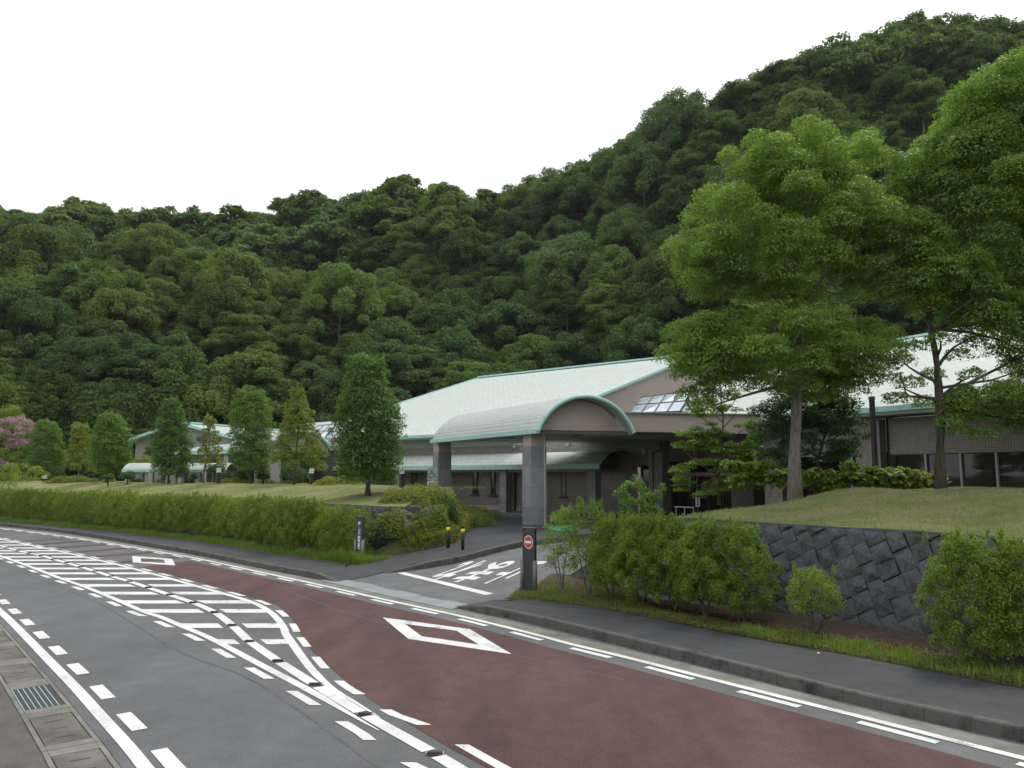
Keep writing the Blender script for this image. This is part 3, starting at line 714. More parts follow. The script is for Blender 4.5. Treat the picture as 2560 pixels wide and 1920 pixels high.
bar('roof_trim', V3(mp(25.48, -.1), zE - .04), V3(mp(25.48, 25), zr + .02), .16, .16, M['teal'], hall)
bar('roof_trim', V3(mp(-.7, 25), zr + .09), V3(mp(25.5, 25), zr + .09), .5, .16, M['teal'], hall)
# gable wall with panel joints (faces the porch)
g0, g1, g2 = mp(0, 1.2), mp(0, 25), mp(0, 35.5)
b = MB(); b.face([V3(g0, FL), V3(g2, FL), V3(g2, zr - 3.7), V3(g1, zr - .25), V3(g0, zE + SL * 1.2 - .25)]); b.build('gable_wall', M['beige'], hall)
for w_ in (4, 7.5, 11, 14.5, 18, 21.5):
    bar('panel_joint', V3(mp(-.012, w_), 4), V3(mp(-.012, w_), zE + SL * w_ - .3), .03, .02, M['joint'], hall)
bar('panel_joint', V3(mp(-.012, 1.3), 6.35), V3(mp(-.012, 24), 8.2), .02, .03, M['joint'], hall)
b = MB(); b.face([V3(mp(24.8, 1.2), FL), V3(mp(24.8, 1.2), zE), V3(mp(24.8, 25), zr - .25), V3(mp(24.8, 35), FL)]); b.build('gable_wall', M['beige'], hall)
# front wall: tile up to 4.9 m, pale band above
W0 = mp(-7.8, 1.25); W1 = mp(24.9, 1.25)
wl = unit(W1 - W0); Lw = float(np.linalg.norm(W1 - W0))
def wp(s, o=0.0): return W0 + wl * s - nm * o
zb = 5.28
b = MB(); uvwall(b, wp(Lw), wp(0), FL + .42, zb, 0)
b.build('tiled_wall', M['tile'], hall)
b = MB(); uvwall(b, wp(Lw, .05), wp(7.9, .05), zb, zE + .25); b.build('pale_wall_band', M['pale'], hall)
b = MB(); uvwall(b, wp(Lw, .04), wp(0, .04), FL, FL + .42); b.build('plinth', M['beige'], hall)
# narrow windows (from the sight lines in the photo to the wall)
def on_wall(u, o=0.0):      # parameter s on the wall line at image column u
    r = ray(u, 1200); A = np.array([[r[0], -wl[0]], [r[1], -wl[1]]]); q = W0 - nm * o; t, s = np.linalg.solve(A, q); return float(s)
def window(s0_, s1_, z0, z1, parent, mat=None, name='window'):
    wn = MB(); fr = MB(); d = .05
    wn.box((wp(s0_) + wp(s1_)) / 2 - nm * .02, wl, nm, abs(s1_ - s0_) / 2, .03, z0, z1); o = wn.build(name, mat or M['brownglass'], parent)
    f = MB()
    for a, b_ in ((s0_, s0_ + d), (s1_ - d, s1_)): f.box((wp(a) + wp(b_)) / 2 - nm * .045, wl, nm, abs(b_ - a) / 2, .04, z0, z1)
    for a, b_ in ((z0 - .05, z0), (z1, z1 + .05)): f.box((wp(s0_) + wp(s1_)) / 2 - nm * .045, wl, nm, abs(s1_ - s0_) / 2, .04, a, b_)
    k = f.build('frame', M['frame'], o); s_ = MB(); s_.box((wp(s0_ - .12) + wp(s1_ + .12)) / 2 - nm * .09, wl, nm, abs(s1_ - s0_) / 2 + .14, .10, z0 - .16, z0 - .06); s_.build('sill', M['frame'], o)
    return o
for ua, ub in ((1106, 1113), (1183, 1195), (1228, 1239), (1272, 1286), (1320, 1332), (1404, 1417), (1030, 1043)):
    a, b_ = sorted((on_wall(ua), on_wall(ub))); window(a, b_, FL + 1.15, FL + 2.75, hall)
for u_ in (1288, 1362):
    s_ = on_wall(u_); b = MB(); b.box(wp(s_, .09), wl, nm, .09, .09, FL, 4.3); b.build('downpipe', M['frame'], hall)
for u_, v_ in ((1289, 1114), (1424, 1108)):
    s_ = on_wall(u_); q = wp(s_, .18); z_ = P(u_, v_, float(q[1]))[2]
    b = MB(); b.tube([(*q, z_ - .16), (*q, z_ + .16)], .10, 10); b.build('wall_fixture', M['pale'], hall)  # the left one stands for a wall speaker, given the lamp shape

# ---------------- covered walkway with a barrel roof
dk = unit([-.735, .678]); nk = np.array([.678, .735]); K0 = np.array([4.55, 45.0])
def kp(s, w): return K0 + dk * s + nk * w
walk = thing('covered_walkway', 'low barrel roofed walkway on square grey stone columns running along the tiled hall', 'walkway', (*kp(12, 1.5), FL))
zk, wk, rk, sk0, sk1 = 3.93, 4.0, .84, -.9, 30.0
def arc(n, w, r, off=-.55):                      # offsets and heights of a shallow barrel, chord w, rise r
    RR = (w * w / 4 + r * r) / (2 * r); a = math.asin(w / 2 / RR)
    return [(off + w / 2 + RR * math.sin(t), RR * math.cos(t) - RR + r) for t in np.linspace(-a, a, n)]
def barrel(name, fp, s0_, s1_, z0, prof, th, mat, parent, e0=None, e1=None):
    b = MB(); acc = 0; e0 = e0 or (lambda w_: s0_); e1 = e1 or (lambda w_: s1_)
    for (w0, h0), (w1, h1) in zip(prof[:-1], prof[1:]):
        l = math.hypot(w1 - w0, h1 - h0); q = [V3(fp(e0(w0), w0), z0 + h0), V3(fp(e1(w0), w0), z0 + h0), V3(fp(e1(w1), w1), z0 + h1), V3(fp(e0(w1), w1), z0 + h1)]
        b.face(q, [(e0(w0), acc), (e1(w0), acc), (e1(w1), acc + l), (e0(w1), acc + l)]); acc += l
        lo = [(p[0], p[1], p[2] - th) for p in q]; b.face(lo[::-1]); b.face([q[0], q[3], lo[3], lo[0]]); b.face([q[1], lo[1], lo[2], q[2]])
    for (w_, h_) in (prof[0], prof[-1]):
        p, q = V3(fp(e0(w_), w_), z0 + h_), V3(fp(e1(w_), w_), z0 + h_); b.face([p, q, q - [0, 0, th], p - [0, 0, th]])
    return b.build(name, mat, parent)
pr = arc(15, wk, rk)
barrel('roof', kp, sk0, sk1, zk, pr, .10, M['shingle'], walk)
bar('roof_trim', V3(kp(sk0, -.6), zk - .06), V3(kp(sk1, -.6), zk - .06), .13, .30, M['teal'], walk)
pts = [V3(kp(sk0 - .04, w_), zk + h_ - .05) for w_, h_ in pr]
b = MB(); b.tube(pts, .07, 6); b.build('arch_trim', M['frame'], walk)
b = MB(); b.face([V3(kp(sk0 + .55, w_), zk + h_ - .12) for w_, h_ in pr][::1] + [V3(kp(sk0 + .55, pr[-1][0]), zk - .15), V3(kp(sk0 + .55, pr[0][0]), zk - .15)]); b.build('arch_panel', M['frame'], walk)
for w_ in (.1, 2.75):
    bar('beam', V3(kp(-.3, w_), zk - .22), V3(kp(29.6, w_), zk - .22), .28, .28, M['beige'], walk)
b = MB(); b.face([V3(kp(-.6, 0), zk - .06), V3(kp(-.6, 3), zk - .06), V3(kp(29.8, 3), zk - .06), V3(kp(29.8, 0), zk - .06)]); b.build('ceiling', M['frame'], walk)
b = MB(); b.prism([kp(-.9, -.5), kp(30, -.5), kp(30, 3.6), kp(-.9, 3.6)][::-1], FL - .05, FL + .12); b.build('floor_slab', M['yard'], walk)
def column(fp, s, w, half, z0, z1, zstone, parent, course=.93, neck=.06, mat=M['granite'], dS=None, dW=None, label=None):
    c = fp(s, w); core = MB(); core.box(c, dS, dW, half - .03, half - .03, z0, z1); o = core.build('column', M['beige'], parent)
    z = z0 + .004; i = 0
    while z < zstone - .05:
        zt = min(z + course, zstone)
        for ax, ay, sg in ((dS, dW, -1), (dS, dW, 1), (dW, dS, -1), (dW, dS, 1)):
            b = MB(); full = half if ax is dS else half - .031
            b.box(np.array(c) + np.array(ay) * sg * (half - .015), ax, ay, full - .003, .015, z, zt - .008)
            b.build('stone_panel', M['granite'] if (i + (sg > 0)) % 3 else M['granite2'], o)
        z = zt; i += 1
    j = MB(); j.box(c, dS, dW, half - .012, half - .012, z0, zstone - .01); j.build('joint_backing', M['joint'], o)
    return o
for s_ in (0, 6.8, 13.6, 17.0, 20.4, 27.2):
    column(kp, s_, .1, .27, FL, zk - .2, 3.75, walk, .9, dS=dk, dW=nk)
for s_ in (0, 13.6, 20.4): column(kp, s_ + .6, 2.75, .27, FL, zk - .2, 3.75, walk, .9, dS=dk, dW=nk)

# ---------------- porch: barrel vault canopy over the driveway
C0 = np.array([1.15, 35.25]); dp = unit([-.469, .883]); wp_ = unit([.957, .287])
def pp(s, w): return C0 + dp * s + wp_ * w
porch = thing('porch', 'near tall porch with arched pale roof, beige arch panel and massive grey stone columns', 'porch', (*pp(6, 2.3), FL))
zp = 5.38; wP, rP = 4.62, 1.62; prof = arc(25, wP, rP, 0.0)
barrel('roof', pp, 0, 12.3, zp, prof, .14, M['shingle2'], porch)
b = MB(); b.tube([V3(pp(-.03, w_), zp + h_ - .06) for w_, h_ in prof], .085, 8); b.build('arch_trim', M['teal'], porch)
bar('roof_trim', V3(pp(-.03, -.02), zp - .05), V3(pp(12.35, -.02), zp - .05), .2, .2, M['teal'], porch)
b = MB(); n_ = 14
inn = arc(25, wP - .3, rP - .16, .15)
b.face([V3(pp(.62, w_), zp + h_ - .02) for w_, h_ in inn]); b.build('arch_panel', M['beige'], porch)
for t in (.19, .36, .53, .70, .86):
    w_ = .15 + t * (wP - .3); h_ = np.interp(w_, [q[0] for q in inn], [q[1] for q in inn])
    bar('panel_joint', V3(pp(.605, w_), zp - .02), V3(pp(.605, w_), zp + h_ - .12), .025, .02, M['pale'], porch)
bar('beam', V3(pp(.58, .1), zp - .07), V3(pp(.58, wP - .05), zp - .07), .16, .16, M['beige'], porch)
# slatted ceiling, reaching back to the entrance
sf = [pp(.3, .1), pp(12.1, .1), np.array([-.2, 47.9]), np.array([8.2, 45.6]), np.array([12.6, 44]), np.array([12.4, 38.4]), pp(.3, 4.5)]
b = MB(); plane_uv(b, [V3(q, zp - .10) for q in sf], V3(wp_, 0), V3(dp, 0), V3(sf[0], 0)); b.face([V3(q, zp + .02) for q in sf][::-1]); b.build('ceiling', M['soffit'], porch)
for s_, w_ in ((2.2, 1.3), (5.5, 1.3), (8.6, 1.4), (2.4, 3.2), (5.5, 3.2)):
    b = MB(); b.box(pp(s_, w_), dp, wp_, .3, .12, zp - .125, zp - .104); b.build('ceiling_lamp', M['frame'], porch)
wq = np.array([-dp[1], dp[0]]); wq = wq if wq[0] > 0 else -wq
for s_, zs_ in ((.95, 4.72), (11.75, 4.72)):
    def fp(a, c_, s__=s_): return C0 + dp * (a) + wq * c_
    column(fp, s_ + .35, .55, .41, FL, zp - .1, zs_, porch, .93, dS=dp, dW=wq)
q = C0 + dp * .72 + wq * .75
b = MB(); b.tube([(q[0], q[1], FL), (q[0], q[1], zp - .1)], .035, 8); b.build('downpipe', M['alu'], porch)

# ---------------- entrance block between porch and right wing
ent = thing('entrance_block', 'near flat roofed entrance block with beige parapet and dark glass doors beside the porch', 'building', (10, 40, FL))
f0, f1, f2 = pp(.55, 4.1), np.array([6.62, 37.2]), np.array([12.6, 38.4])
def fascia(a, b_, z0, z1, th=.25):
    d = unit(b_ - a); n_ = np.array([-d[1], d[0]]); n_ = n_ if n_[1] > 0 else -n_
    m = MB(); m.prism([a, b_, b_ + n_ * th, a + n_ * th], z0, z1); return m.build('parapet', M['beige'], ent)
fascia(f0, f1, zp - .02, 6.27); fascia(f1, f2 + unit(f2 - f1) * 2.2, zp - .02, 6.27)
bar('parapet_cap', V3(f0, 6.29), V3(f1, 6.29), .34, .05, M['pale'], ent); bar('parapet_cap', V3(f1, 6.29), V3(f2, 6.29), .34, .05, M['pale'], ent)
bar('panel_joint', V3(f1 - [0, .01], zp), V3(f1 - [0, .01], 6.25), .04, .03, M['pale'], ent)
b = MB(); b.prism([f0 + [0, .3], f1 + [0, .3], f2 + [0, .3], np.array([14.5, 46]), np.array([4, 48])], 5.5, 5.62); b.build('roof', M['pale'], ent)
b = MB(); uvwall(b, wp(-.0), wp(on_wall(1632)), FL, zp, 0); 
# wall with the doorway: tiles above, brown glass below
sA, sB = on_wall(1596), on_wall(1640)
b = MB(); uvwall(b, wp(7.4, .06), wp(sB, .06), 3.95, zp, 0); uvwall(b, wp(7.4, .06), wp(sA, .06), FL, 3.95, 0); b.build('tiled_wall', M['tile'], ent)
b = MB(); b.box((wp(sA) + wp(sB)) / 2 + nm * .3, wl, nm, abs(sA - sB) / 2, .04, FL, 3.95); b.build('glass_door', M['brownglass'], ent)
q = P(1649, 1200, 44.2)[:2]; b = MB(); b.box(q, wl, nm, .42, .42, FL, zp); o = b.build('tiled_pier', M['tile'], ent)
q2 = P(1633, 1200, 43.6)[:2]; b = MB(); b.tube([(*q2, FL), (*q2, 4.6), (q2[0] + .45, q2[1], 4.75), (q2[0] + .45, q2[1], 5.2)], .06, 8); b.build('downpipe', M['frame'], ent)
q = P(1612, 1128, 44.6); b = MB(); b.tube([(q[0], q[1], q[2] - .2), (q[0], q[1], q[2] + .2)], .16, 10); b.build('wall_fixture', M['alu'], ent)
# recessed glazed entrance
ra, rb = np.array(P(1664, 1200, 46.5)[:2]), np.array(P(1925, 1200, 42.0)[:2]); rd = unit(rb - ra); rn = np.array([-rd[1], rd[0]]); rL = float(np.linalg.norm(rb - ra))
b = MB(); b.face([V3(ra + rn * 5, FL), V3(rb + rn * 5, FL), V3(rb + rn * 5, zp), V3(ra + rn * 5, zp)]); b.face([V3(ra, FL), V3(ra + rn * 5, FL), V3(ra + rn * 5, zp), V3(ra, zp)]); b.face([V3(rb, FL), V3(rb, zp), V3(rb + rn * 5, zp), V3(rb + rn * 5, FL)]); b.build('lobby_wall', M['dark'], ent)
b = MB(); uvwall(b, ra, rb, 4.15, zp, 0); b.build('tiled_wall', M['tile'], ent)
bar('door_beam', V3(ra - rn * .1, 3.43), V3(rb - rn * .1, 3.43), .14, .2, M['alu'], ent)
for i in range(8):
    t = i / 7; q = ra + rd * rL * t; b = MB(); b.box(q, rd, rn, .035, .05, FL, 4.15); b.build('mullion', M['frame'], ent)
for i in range(7):
    a_, b_ = ra + rd * rL * (i / 7 + .008), ra + rd * rL * ((i + 1) / 7 - .008)
    b = MB(); b.box((a_ + b_) / 2, rd, rn, np.linalg.norm(b_ - a_) / 2, .012, FL + .05, 3.3); b.build('glass_pane', M['brownglass'], ent)
q = P(1940, 1200, 39)[:2]; b = MB(); b.box(q, rd, rn, .45, .3, FL, zp + .0); b.build('tiled_pier', M['tile'], ent)
# skylight: glazed ridge prism on the flat roof
skl = thing('skylight', 'glazed ridge skylight standing on the flat roof just right of the porch arch', 'skylight', (7.3, 39, 6.1))
def skylight(root, A, B, Cc, D, nu, nv, third=None):
    # A,B base left/right; Cc,D ridge left/right
    A, B, Cc, D = [np.array(p, float) for p in (A, B, Cc, D)]
    def bil(u, v): return (A * (1 - u) + B * u) * (1 - v) + (Cc * (1 - u) + D * u) * v
    for i in range(nu):
        for j in range(nv):
            e = .012; q = [bil((i + e) / nu, (j + e) / nv), bil((i + 1 - e) / nu, (j + e) / nv), bil((i + 1 - e) / nu, (j + 1 - e) / nv), bil((i + e) / nu, (j + 1 - e) / nv)]
            m = MB(); m.face(q); m.face([p - [0, 0, .02] for p in q][::-1]); m.build('pane', M['skyglass'], root)
    for i in range(nu + 1): bar('glazing_bar', bil(i / nu, 0), bil(i / nu, 1), .06, .07, M['frame'], root)
    for j in range(nv + 1): bar('glazing_bar', bil(0, j / nv), bil(1, j / nv), .06, .07, M['frame'], root)
    if third is not None:
        T = np.array(third, float); mB, mT = (B + T) / 2, (D + T) / 2; bd = (B + D) / 2
        for tri in ([B, mB, bd], [mB, T, mT], [mB, mT, bd], [bd, mT, D]):
            c = sum(tri) / 3; m = MB(); m.face([c + (p - c) * .97 for p in tri]); m.build('pane', M['skyglass'], root)
        for a_, b_ in ((B, T), (T, D), (B, D), (mB, bd), (mB, mT), (bd, mT)): bar('glazing_bar', a_, b_, .06, .07, M['frame'], root)
        m = MB(); m.face([A, Cc, D, T, A + (T - B)]); m.build('back_glazing', M['skyglass'], root)
sA_, sB_, sC_, sD_ = [*G(1572, 1033, 6.4), 6.4], [*G(1700, 1029, 6.4), 6.4], [*G(1603, 994, 7.6), 7.6], [*G(1733, 977, 7.6), 7.6]
sT = [sD_[0] + (sD_[0] - sB_[0]) * .9, sD_[1] + (sD_[1] - sB_[1]) * .9, 6.4]
skylight(skl, sA_, sB_, sC_, sD_, 4, 2, sT)
b = MB(); cT = np.array([sT[0] - sB_[0], sT[1] - sB_[1]]); b.prism([np.array(sA_[:2]), np.array(sB_[:2]), np.array(sT[:2]), np.array(sA_[:2]) + cT], 5.6, 6.38); b.build('curb', M['beige'], skl)

# ---------------- right wing
wing = thing('right_wing', 'right wing with sloping pale roof, tiled wall and tinted windows behind the large trees', 'building', (20, 32, FL))
Ew = np.array([14.48, 33.35]); dw = unit([-.461, .887]); nw = np.array([.887, .461]); SW = .3
def rp(s, w_): return Ew + dw * s + nw * w_
def rz(w_): return zE + SW * w_
slab_roof('roof', [V3(rp(-16, 0), rz(0)), V3(rp(9, 0), rz(0)), V3(rp(27, 12), rz(12)), V3(rp(16.5, 24), rz(24)), V3(rp(-16, 24), rz(24))], V3(dw, 0), unit([*nw, SW]), .25, M['shingle'], wing)
bar('roof_trim', V3(rp(-16, -.05), rz(0) - .06), V3(rp(9, -.05), rz(0) - .03), .14, .22, M['teal'], wing)
bar('roof_trim', V3(rp(-16, 24), rz(24) + .06), V3(rp(16.5, 24), rz(24) + .06), .5, .16, M['teal'], wing)
bar('roof_trim', V3(rp(16.6, 24), rz(24)), V3(rp(27, 12), rz(12)), .2, .25, M['teal'], wing)
o_ = 1.25
def wz(s): return rp(s, o_)
def on_wing(u):
    r = ray(u, 1200); A = np.array([[r[0], -dw[0]], [r[1], -dw[1]]]); q = wz(0); t, s = np.linalg.solve(A, q); return float(s)
sj = on_wing(2228); zt = P(2108, 1139, float(wz(on_wing(2108))[1]))[2]
b = MB(); uvwall(b, wz(sj), wz(-15.5), zt, zE - .35); b.build('tiled_wall', M['tile'], wing)
b = MB(); uvwall(b, wz(9) - nw * .0, wz(sj + .45), zt - .03, zE - .35); b.build('tiled_wall', M['tile'], wing)
b = MB(); b.box((rp(sj + .78, o_ - .18)), dw, nw, .62, .20, FL, zE - .36); b.build('tiled_pier', M['tile'], wing)
b = MB(); b.box(rp(sj + .05, o_ + .2), dw, nw, .14, .1, FL, zE - .3); b.build('dark_reveal', M['frame'], wing)
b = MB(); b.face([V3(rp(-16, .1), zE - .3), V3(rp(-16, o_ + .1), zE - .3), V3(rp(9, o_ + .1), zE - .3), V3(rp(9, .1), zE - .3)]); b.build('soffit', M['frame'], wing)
b = MB(); b.face([V3(rp(9, o_), FL), V3(rp(9, 23), FL), V3(rp(9, 23), rz(23) - .3), V3(rp(9, o_), rz(0) + .1)]); b.build('end_wall', M['beige'], wing); b = MB(); b.face([V3(rp(-15.5, o_), FL), V3(rp(-15.5, o_), rz(0)), V3(rp(-15.5, 23), rz(23) - .3), V3(rp(-15.5, 23), FL)]); b.build('end_wall', M['beige'], wing)
cols = [2104, 2130, 2243, 2316, 2403, 2493, 2590, 2695, 2815]
for i, (ua, ub) in enumerate(zip(cols[:-1], cols[1:])):
    if ua == 2130: continue
    sa, sb = on_wing(ua), on_wing(ub); c = (rp(sa, o_ + .12) + rp(sb, o_ + .12)) / 2
    m = MB(); m.box(c, dw, nw, abs(sa - sb) / 2 - .04, .012, FL + .1, zt - .05); m.build('window_pane', M['window'], wing)
    m = MB(); m.box(rp(sb, o_ + .06), dw, nw, .035, .05, FL, zt - .02); m.build('mullion', M['alu'], wing)
b = MB(); b.box((rp(sj, o_ + .1) + rp(-15, o_ + .1)) / 2, dw, nw, abs(sj + 15) / 2, .06, zt - .05, zt + .0); b.build('window_head', M['frame'], wing)
b = MB(); b.face([V3(rp(10, o_ + 3), FL), V3(rp(-15, o_ + 3), FL), V3(rp(-15, o_ + 3), zt + .2), V3(rp(10, o_ + 3), zt + .2)]); b.build('curtain', plain('brown_curtain', (.05, .035, .028), .9), wing)

# ---------------- far hall to the left
far_h = thing('far_hall', 'distant pale roofed hall seen between the row of small trees on the left', 'building', (-27, 75, FL))
A_, Bk = np.array([-31.4, 75, 8.25]), np.array([-25.0, 91, 8.25])
Lc, Rc = np.array(P(318, 1102, 78.0)), np.array([-25.3, 72.6, 6.75]); dv = (Bk - A_)
def rf(p4, mat=M['shingle'], name='roof', par=far_h, th=.2): return slab_roof(name, [np.array(p) for p in p4], unit(np.array(p4[1]) - np.array(p4[0])), unit(np.array(p4[3]) - np.array(p4[0])), th, mat, par)
rf([Rc, Rc + dv, Bk, A_]); rf([Lc + dv, Lc, A_, Bk])
bar('roof_trim', Lc, A_, .3, .25, M['teal'], far_h); bar('roof_trim', A_, Rc, .3, .25, M['teal'], far_h); bar('roof_trim', A_ + [0, 0, .1], Bk + [0, 0, .1], .4, .15, M['teal'], far_h)
b = MB(); ins = np.array([.15, .35, 0]); b.face([(Lc[0] + .6, Lc[1] + .5, FL), (Rc[0], Rc[1] + .5, FL), (Rc[0], Rc[1] + .5, 6.5), (A_[0] + .15, A_[1] + .5, 7.95), (Lc[0] + .6, Lc[1] + .5, 6.6)]); b.build('gable_wall', M['greywall'], far_h)
# lower front roof and wall
e0, e1 = np.array([-30.5, 69.2, 5.3]), np.array([-18.0, 60.2, 5.3]); bk = np.array([5.5, 9.5, 1.75])
rf([e0, e1, e1 + bk, e0 + bk], M['shingle2']); bar('roof_trim', e0 - [0, 0, .08], e1 - [0, 0, .08], .16, .3, M['teal'], far_h)
dd = unit((e1 - e0)[:2]); nn = np.array([-dd[1], dd[0]]); nn = nn if nn[1] > 0 else -nn
wa, wb = e0[:2] + nn * 1.0, e1[:2] + nn * 1.0; b = MB(); uvwall(b, wa, wb, FL, 5.25); b.build('front_wall', M['greywall'], far_h)
for t0, t1, z1_ in ((.05, .14, 3.6), (.22, .36, 3.5), (.47, .55, 3.2), (.66, .80, 3.9)):
    m = MB(); q0, q1 = wa * (1 - t0) + wb * t0, wa * (1 - t1) + wb * t1; m.box((q0 + q1) / 2 - nn * .03, dd, nn, np.linalg.norm(q1 - q0) / 2, .03, FL, z1_); m.build('dark_opening', M['dark'], far_h)
for t0 in (.18, .42, .60, .86):
    q0 = wa * (1 - t0) + wb * t0 - nn * .5; m = MB(); m.box(q0, dd, nn, .3, .3, FL, 5.0); m.build('column', M['pale'], far_h)
rf([e1 + bk * .98, np.array([-13.5, 66, 7.1]), np.array([-19, 84, 9.0]), np.array([-24.5, 88, 8.9])], M['shingle'], 'roof')
# far porch
fp0 = np.array([-17.79, 58.71]); fd = unit([-.68, .733]); fw = unit([4.1, 1.7])
def fpp(s, w_): return fp0 + fd * s + fw * w_
fpo = thing('porch', 'far arched porch with beige panel, half hidden behind the olive green tree', 'porch', (*fpp(4, 2.2), FL))
prf = arc(17, 4.5, 1.45, 0.0)
barrel('roof', fpp, 0, 8, 5.3, prf, .14, M['shingle2'], fpo)
b = MB(); b.tube([V3(fpp(-.03, w_), 5.3 + h_ - .05) for w_, h_ in prf], .12, 6); b.build('arch_trim', M['teal'], fpo)
b = MB(); b.face([V3(fpp(.5, w_), 5.28 + h_) for w_, h_ in arc(17, 4.2, 1.3, .15)]); b.build('arch_panel', M['beige'], fpo)
bar('beam', V3(fpp(.3, .1), 5.2), V3(fpp(.3, 4.3), 5.2), .3, .2, M['beige'], fpo)
for w_ in (.55, 4.6):
    m = MB(); m.box(fpp(.8, w_), fd, fw, .42, .42, FL, 5.1); m.build('column', M['pale'] if w_ < 2 else M['frame'], fpo)
m = MB(); m.box(fpp(.3, 2.4), fw, fd, 2.0, .03, FL, 5.1)
m2 = MB(); m2.face([V3(fpp(6, .3), FL), V3(fpp(6, 9), FL), V3(fpp(6, 9), 5.2), V3(fpp(6, .3), 5.2)]); m2.build('dark_entrance', M['dark'], fpo)
# far flat block with parapet and skylight
fb = thing('entrance_block', 'far flat roofed block with beige parapet and skylight, left of the tall dense column tree', 'building', (-11.5, 63, FL))
q0, q1, q2_ = fpp(.3, 4.3), np.array([-9.4, 62.6]), np.array([-6.2, 62.0])
m = MB(); m.prism([q0, q1, q1 + [0, .3], q0 + [0, .3]], 5.28, 6.2); m.build('parapet', M['beige'], fb); m = MB(); m.prism([q1 + [.003, 0], q2_, q2_ + [0, .3], q1 + [.003, .3]], 5.28, 6.2); m.build('parapet', M['beige'], fb)
m = MB(); m.prism([q0 + [0, .35], q1 + [0, .35], q2_ + [0, .35], np.array([-6.2, 70]), np.array([-15, 70])], 5.3, 5.45); m.build('roof', M['pale'], fb)
m = MB(); m.face([V3(q0 + [0, 3.2], FL), V3(q2_ + [0, 3.4], FL), V3(q2_ + [0, 3.4], 5.3), V3(q0 + [0, 3.2], 5.3)]); m.build('glass_front', M['brownglass'], fb)
bar('door_beam', V3(q0 + [0, 3.0], 2.9), V3(q2_ + [0, 3.2], 2.9), .1, .2, M['frame'], fb)
for t in np.linspace(0, 1, 7):
    q = q0 * (1 - t) + q2_ * t + [0, 3.1]; m = MB(); m.box(q, (1, 0), (0, 1), .06, .06, FL, 5.25); m.build('mullion', M['frame'], fb)
fs = thing('skylight', 'far glazed skylight with a triangular end above the beige parapet beside the tall column tree', 'skylight', (-12, 64, 6.2))
a1, b1, c1, d1 = [*G(752, 1091, 6.45), 6.45], [*G(812, 1095, 6.45), 6.45], [*G(795, 1063, 7.7), 7.7], [*G(842, 1060, 7.7), 7.7]
a1 = np.array(P(760, 1092, 64)); b1 = np.array(P(811, 1096, 62.5)); c1 = np.array(P(795, 1064, 66.5)); d1 = np.array(P(842, 1060, 64.5)); t1 = np.array(P(861, 1095, 65.5)); t1[2] = b1[2]
skylight(fs, a1, b1, c1, d1, 3, 2, t1)
m = MB(); m.prism([a1[:2], b1[:2], t1[:2], a1[:2] + t1[:2] - b1[:2]], 5.5, float(min(a1[2], b1[2])) - .05); m.build('curb', M['beige'], fs)
# far covered walkway, a low white vault on pale posts
fwk = thing('covered_walkway', 'far low walkway with pale barrel roof on white posts below the grey gable', 'walkway', (-28, 64, FL))
k0, k1 = np.array(P(305, 1174, 60)[:2]), np.array(P(566, 1170, 60)[:2]); kd_ = unit(k1 - k0); kn_ = np.array([-kd_[1], kd_[0]])
def fkp(s, w_): return k0 + kd_ * s + kn_ * w_
LK = float(np.linalg.norm(k1 - k0)); barrel('roof', fkp, 0, LK, 3.75, arc(9, 2.6, .55, 0), .08, M['shingle2'], fwk)
bar('roof_trim', V3(fkp(0, -.03), 3.7), V3(fkp(LK, -.03), 3.7), .1, .2, M['teal'], fwk)
for s_ in np.linspace(.4, LK - .4, 5):
    for w_ in (.15, 2.4): m = MB(); m.box(fkp(s_, w_), kd_, kn_, .16, .16, FL, 3.7); m.build('post', M['pale'], fwk)

# ================================================================== BANKS, RETAINING WALLS
# right bank: (s along the wall foot, w inwards)
WB = resample([G(1392, 1452, .2), G(1546, 1502, .2), G(1866, 1549, .2), G(2138, 1588, .2), G(2560, 1652, .2), G(3300, 1775, .2)], step=.25)
WBd = unit(WB[-1] - WB[0]); WBn = np.array([-WBd[1], WBd[0]]); WBn = WBn if WBn[1] > 0 else -WBn
WO = WB[0]; LB = float(np.dot(WB[-1] - WO, WBd))
def bp(s, w_): return WO + WBd * s + WBn * w_
SF = 4.2                                             # the wall reaches full height here
def htop(s): return .2 + 2.08 * smooth(np.asarray(s) / SF * .92 + .08)
def zbank(s, w_):
    s, w_ = np.broadcast_arrays(np.asarray(s, float), np.asarray(w_, float))
    t = htop(s); left = smooth((s + .6 - .18 * np.minimum(w_, 12)) / 4.5)          # the mound fades out towards the driveway
    z = t + .72 * smooth((w_ - .5) / 7.5) * smooth((s - 1) / 5) + .05 * np.sin(s * 1.3 + w_) * smooth(w_ / 2)
    z = z * left + (1 - left) * .35
    return np.where(w_ > 11.0, z + (.85 - z) * smooth((w_ - 11.0) / 3.2), z)
sg = np.linspace(-1.5, LB, 110); wg = np.concatenate([np.linspace(.62, 2, 6), np.linspace(2.4, 14.5, 34)])
X = np.zeros((len(sg), len(wg), 3))
for i, s in enumerate(sg):
    for j, w_ in enumerate(wg): X[i, j, :2] = bp(s, w_)
    X[i, :, 2] = zbank(s, wg)
LAWR = tag(grid('lawn_bank', X, M['lawn']), kind='structure')
# planting strip in front of the wall
STR = ribbon('planting_strip', [G(1258, 1497, .19), G(1327, 1497.5, .19), G(1420, 1508, .19), G(1546, 1528, .19), G(1842, 1587, .19), G(2138, 1640, .19), G(2560, 1720, .19), G(3300, 1858, .19), G(4000, 2000, .19)],
             [G(1330, 1462, .3), G(1385, 1440, .3)] + [tuple(p) for p in (WB + WBn * .6)[::8]], .185, .26, M['soil'], None, 4, lambda x, y: np.maximum(.186, zsite(x, y) + .04))
tag(STR, kind='structure')
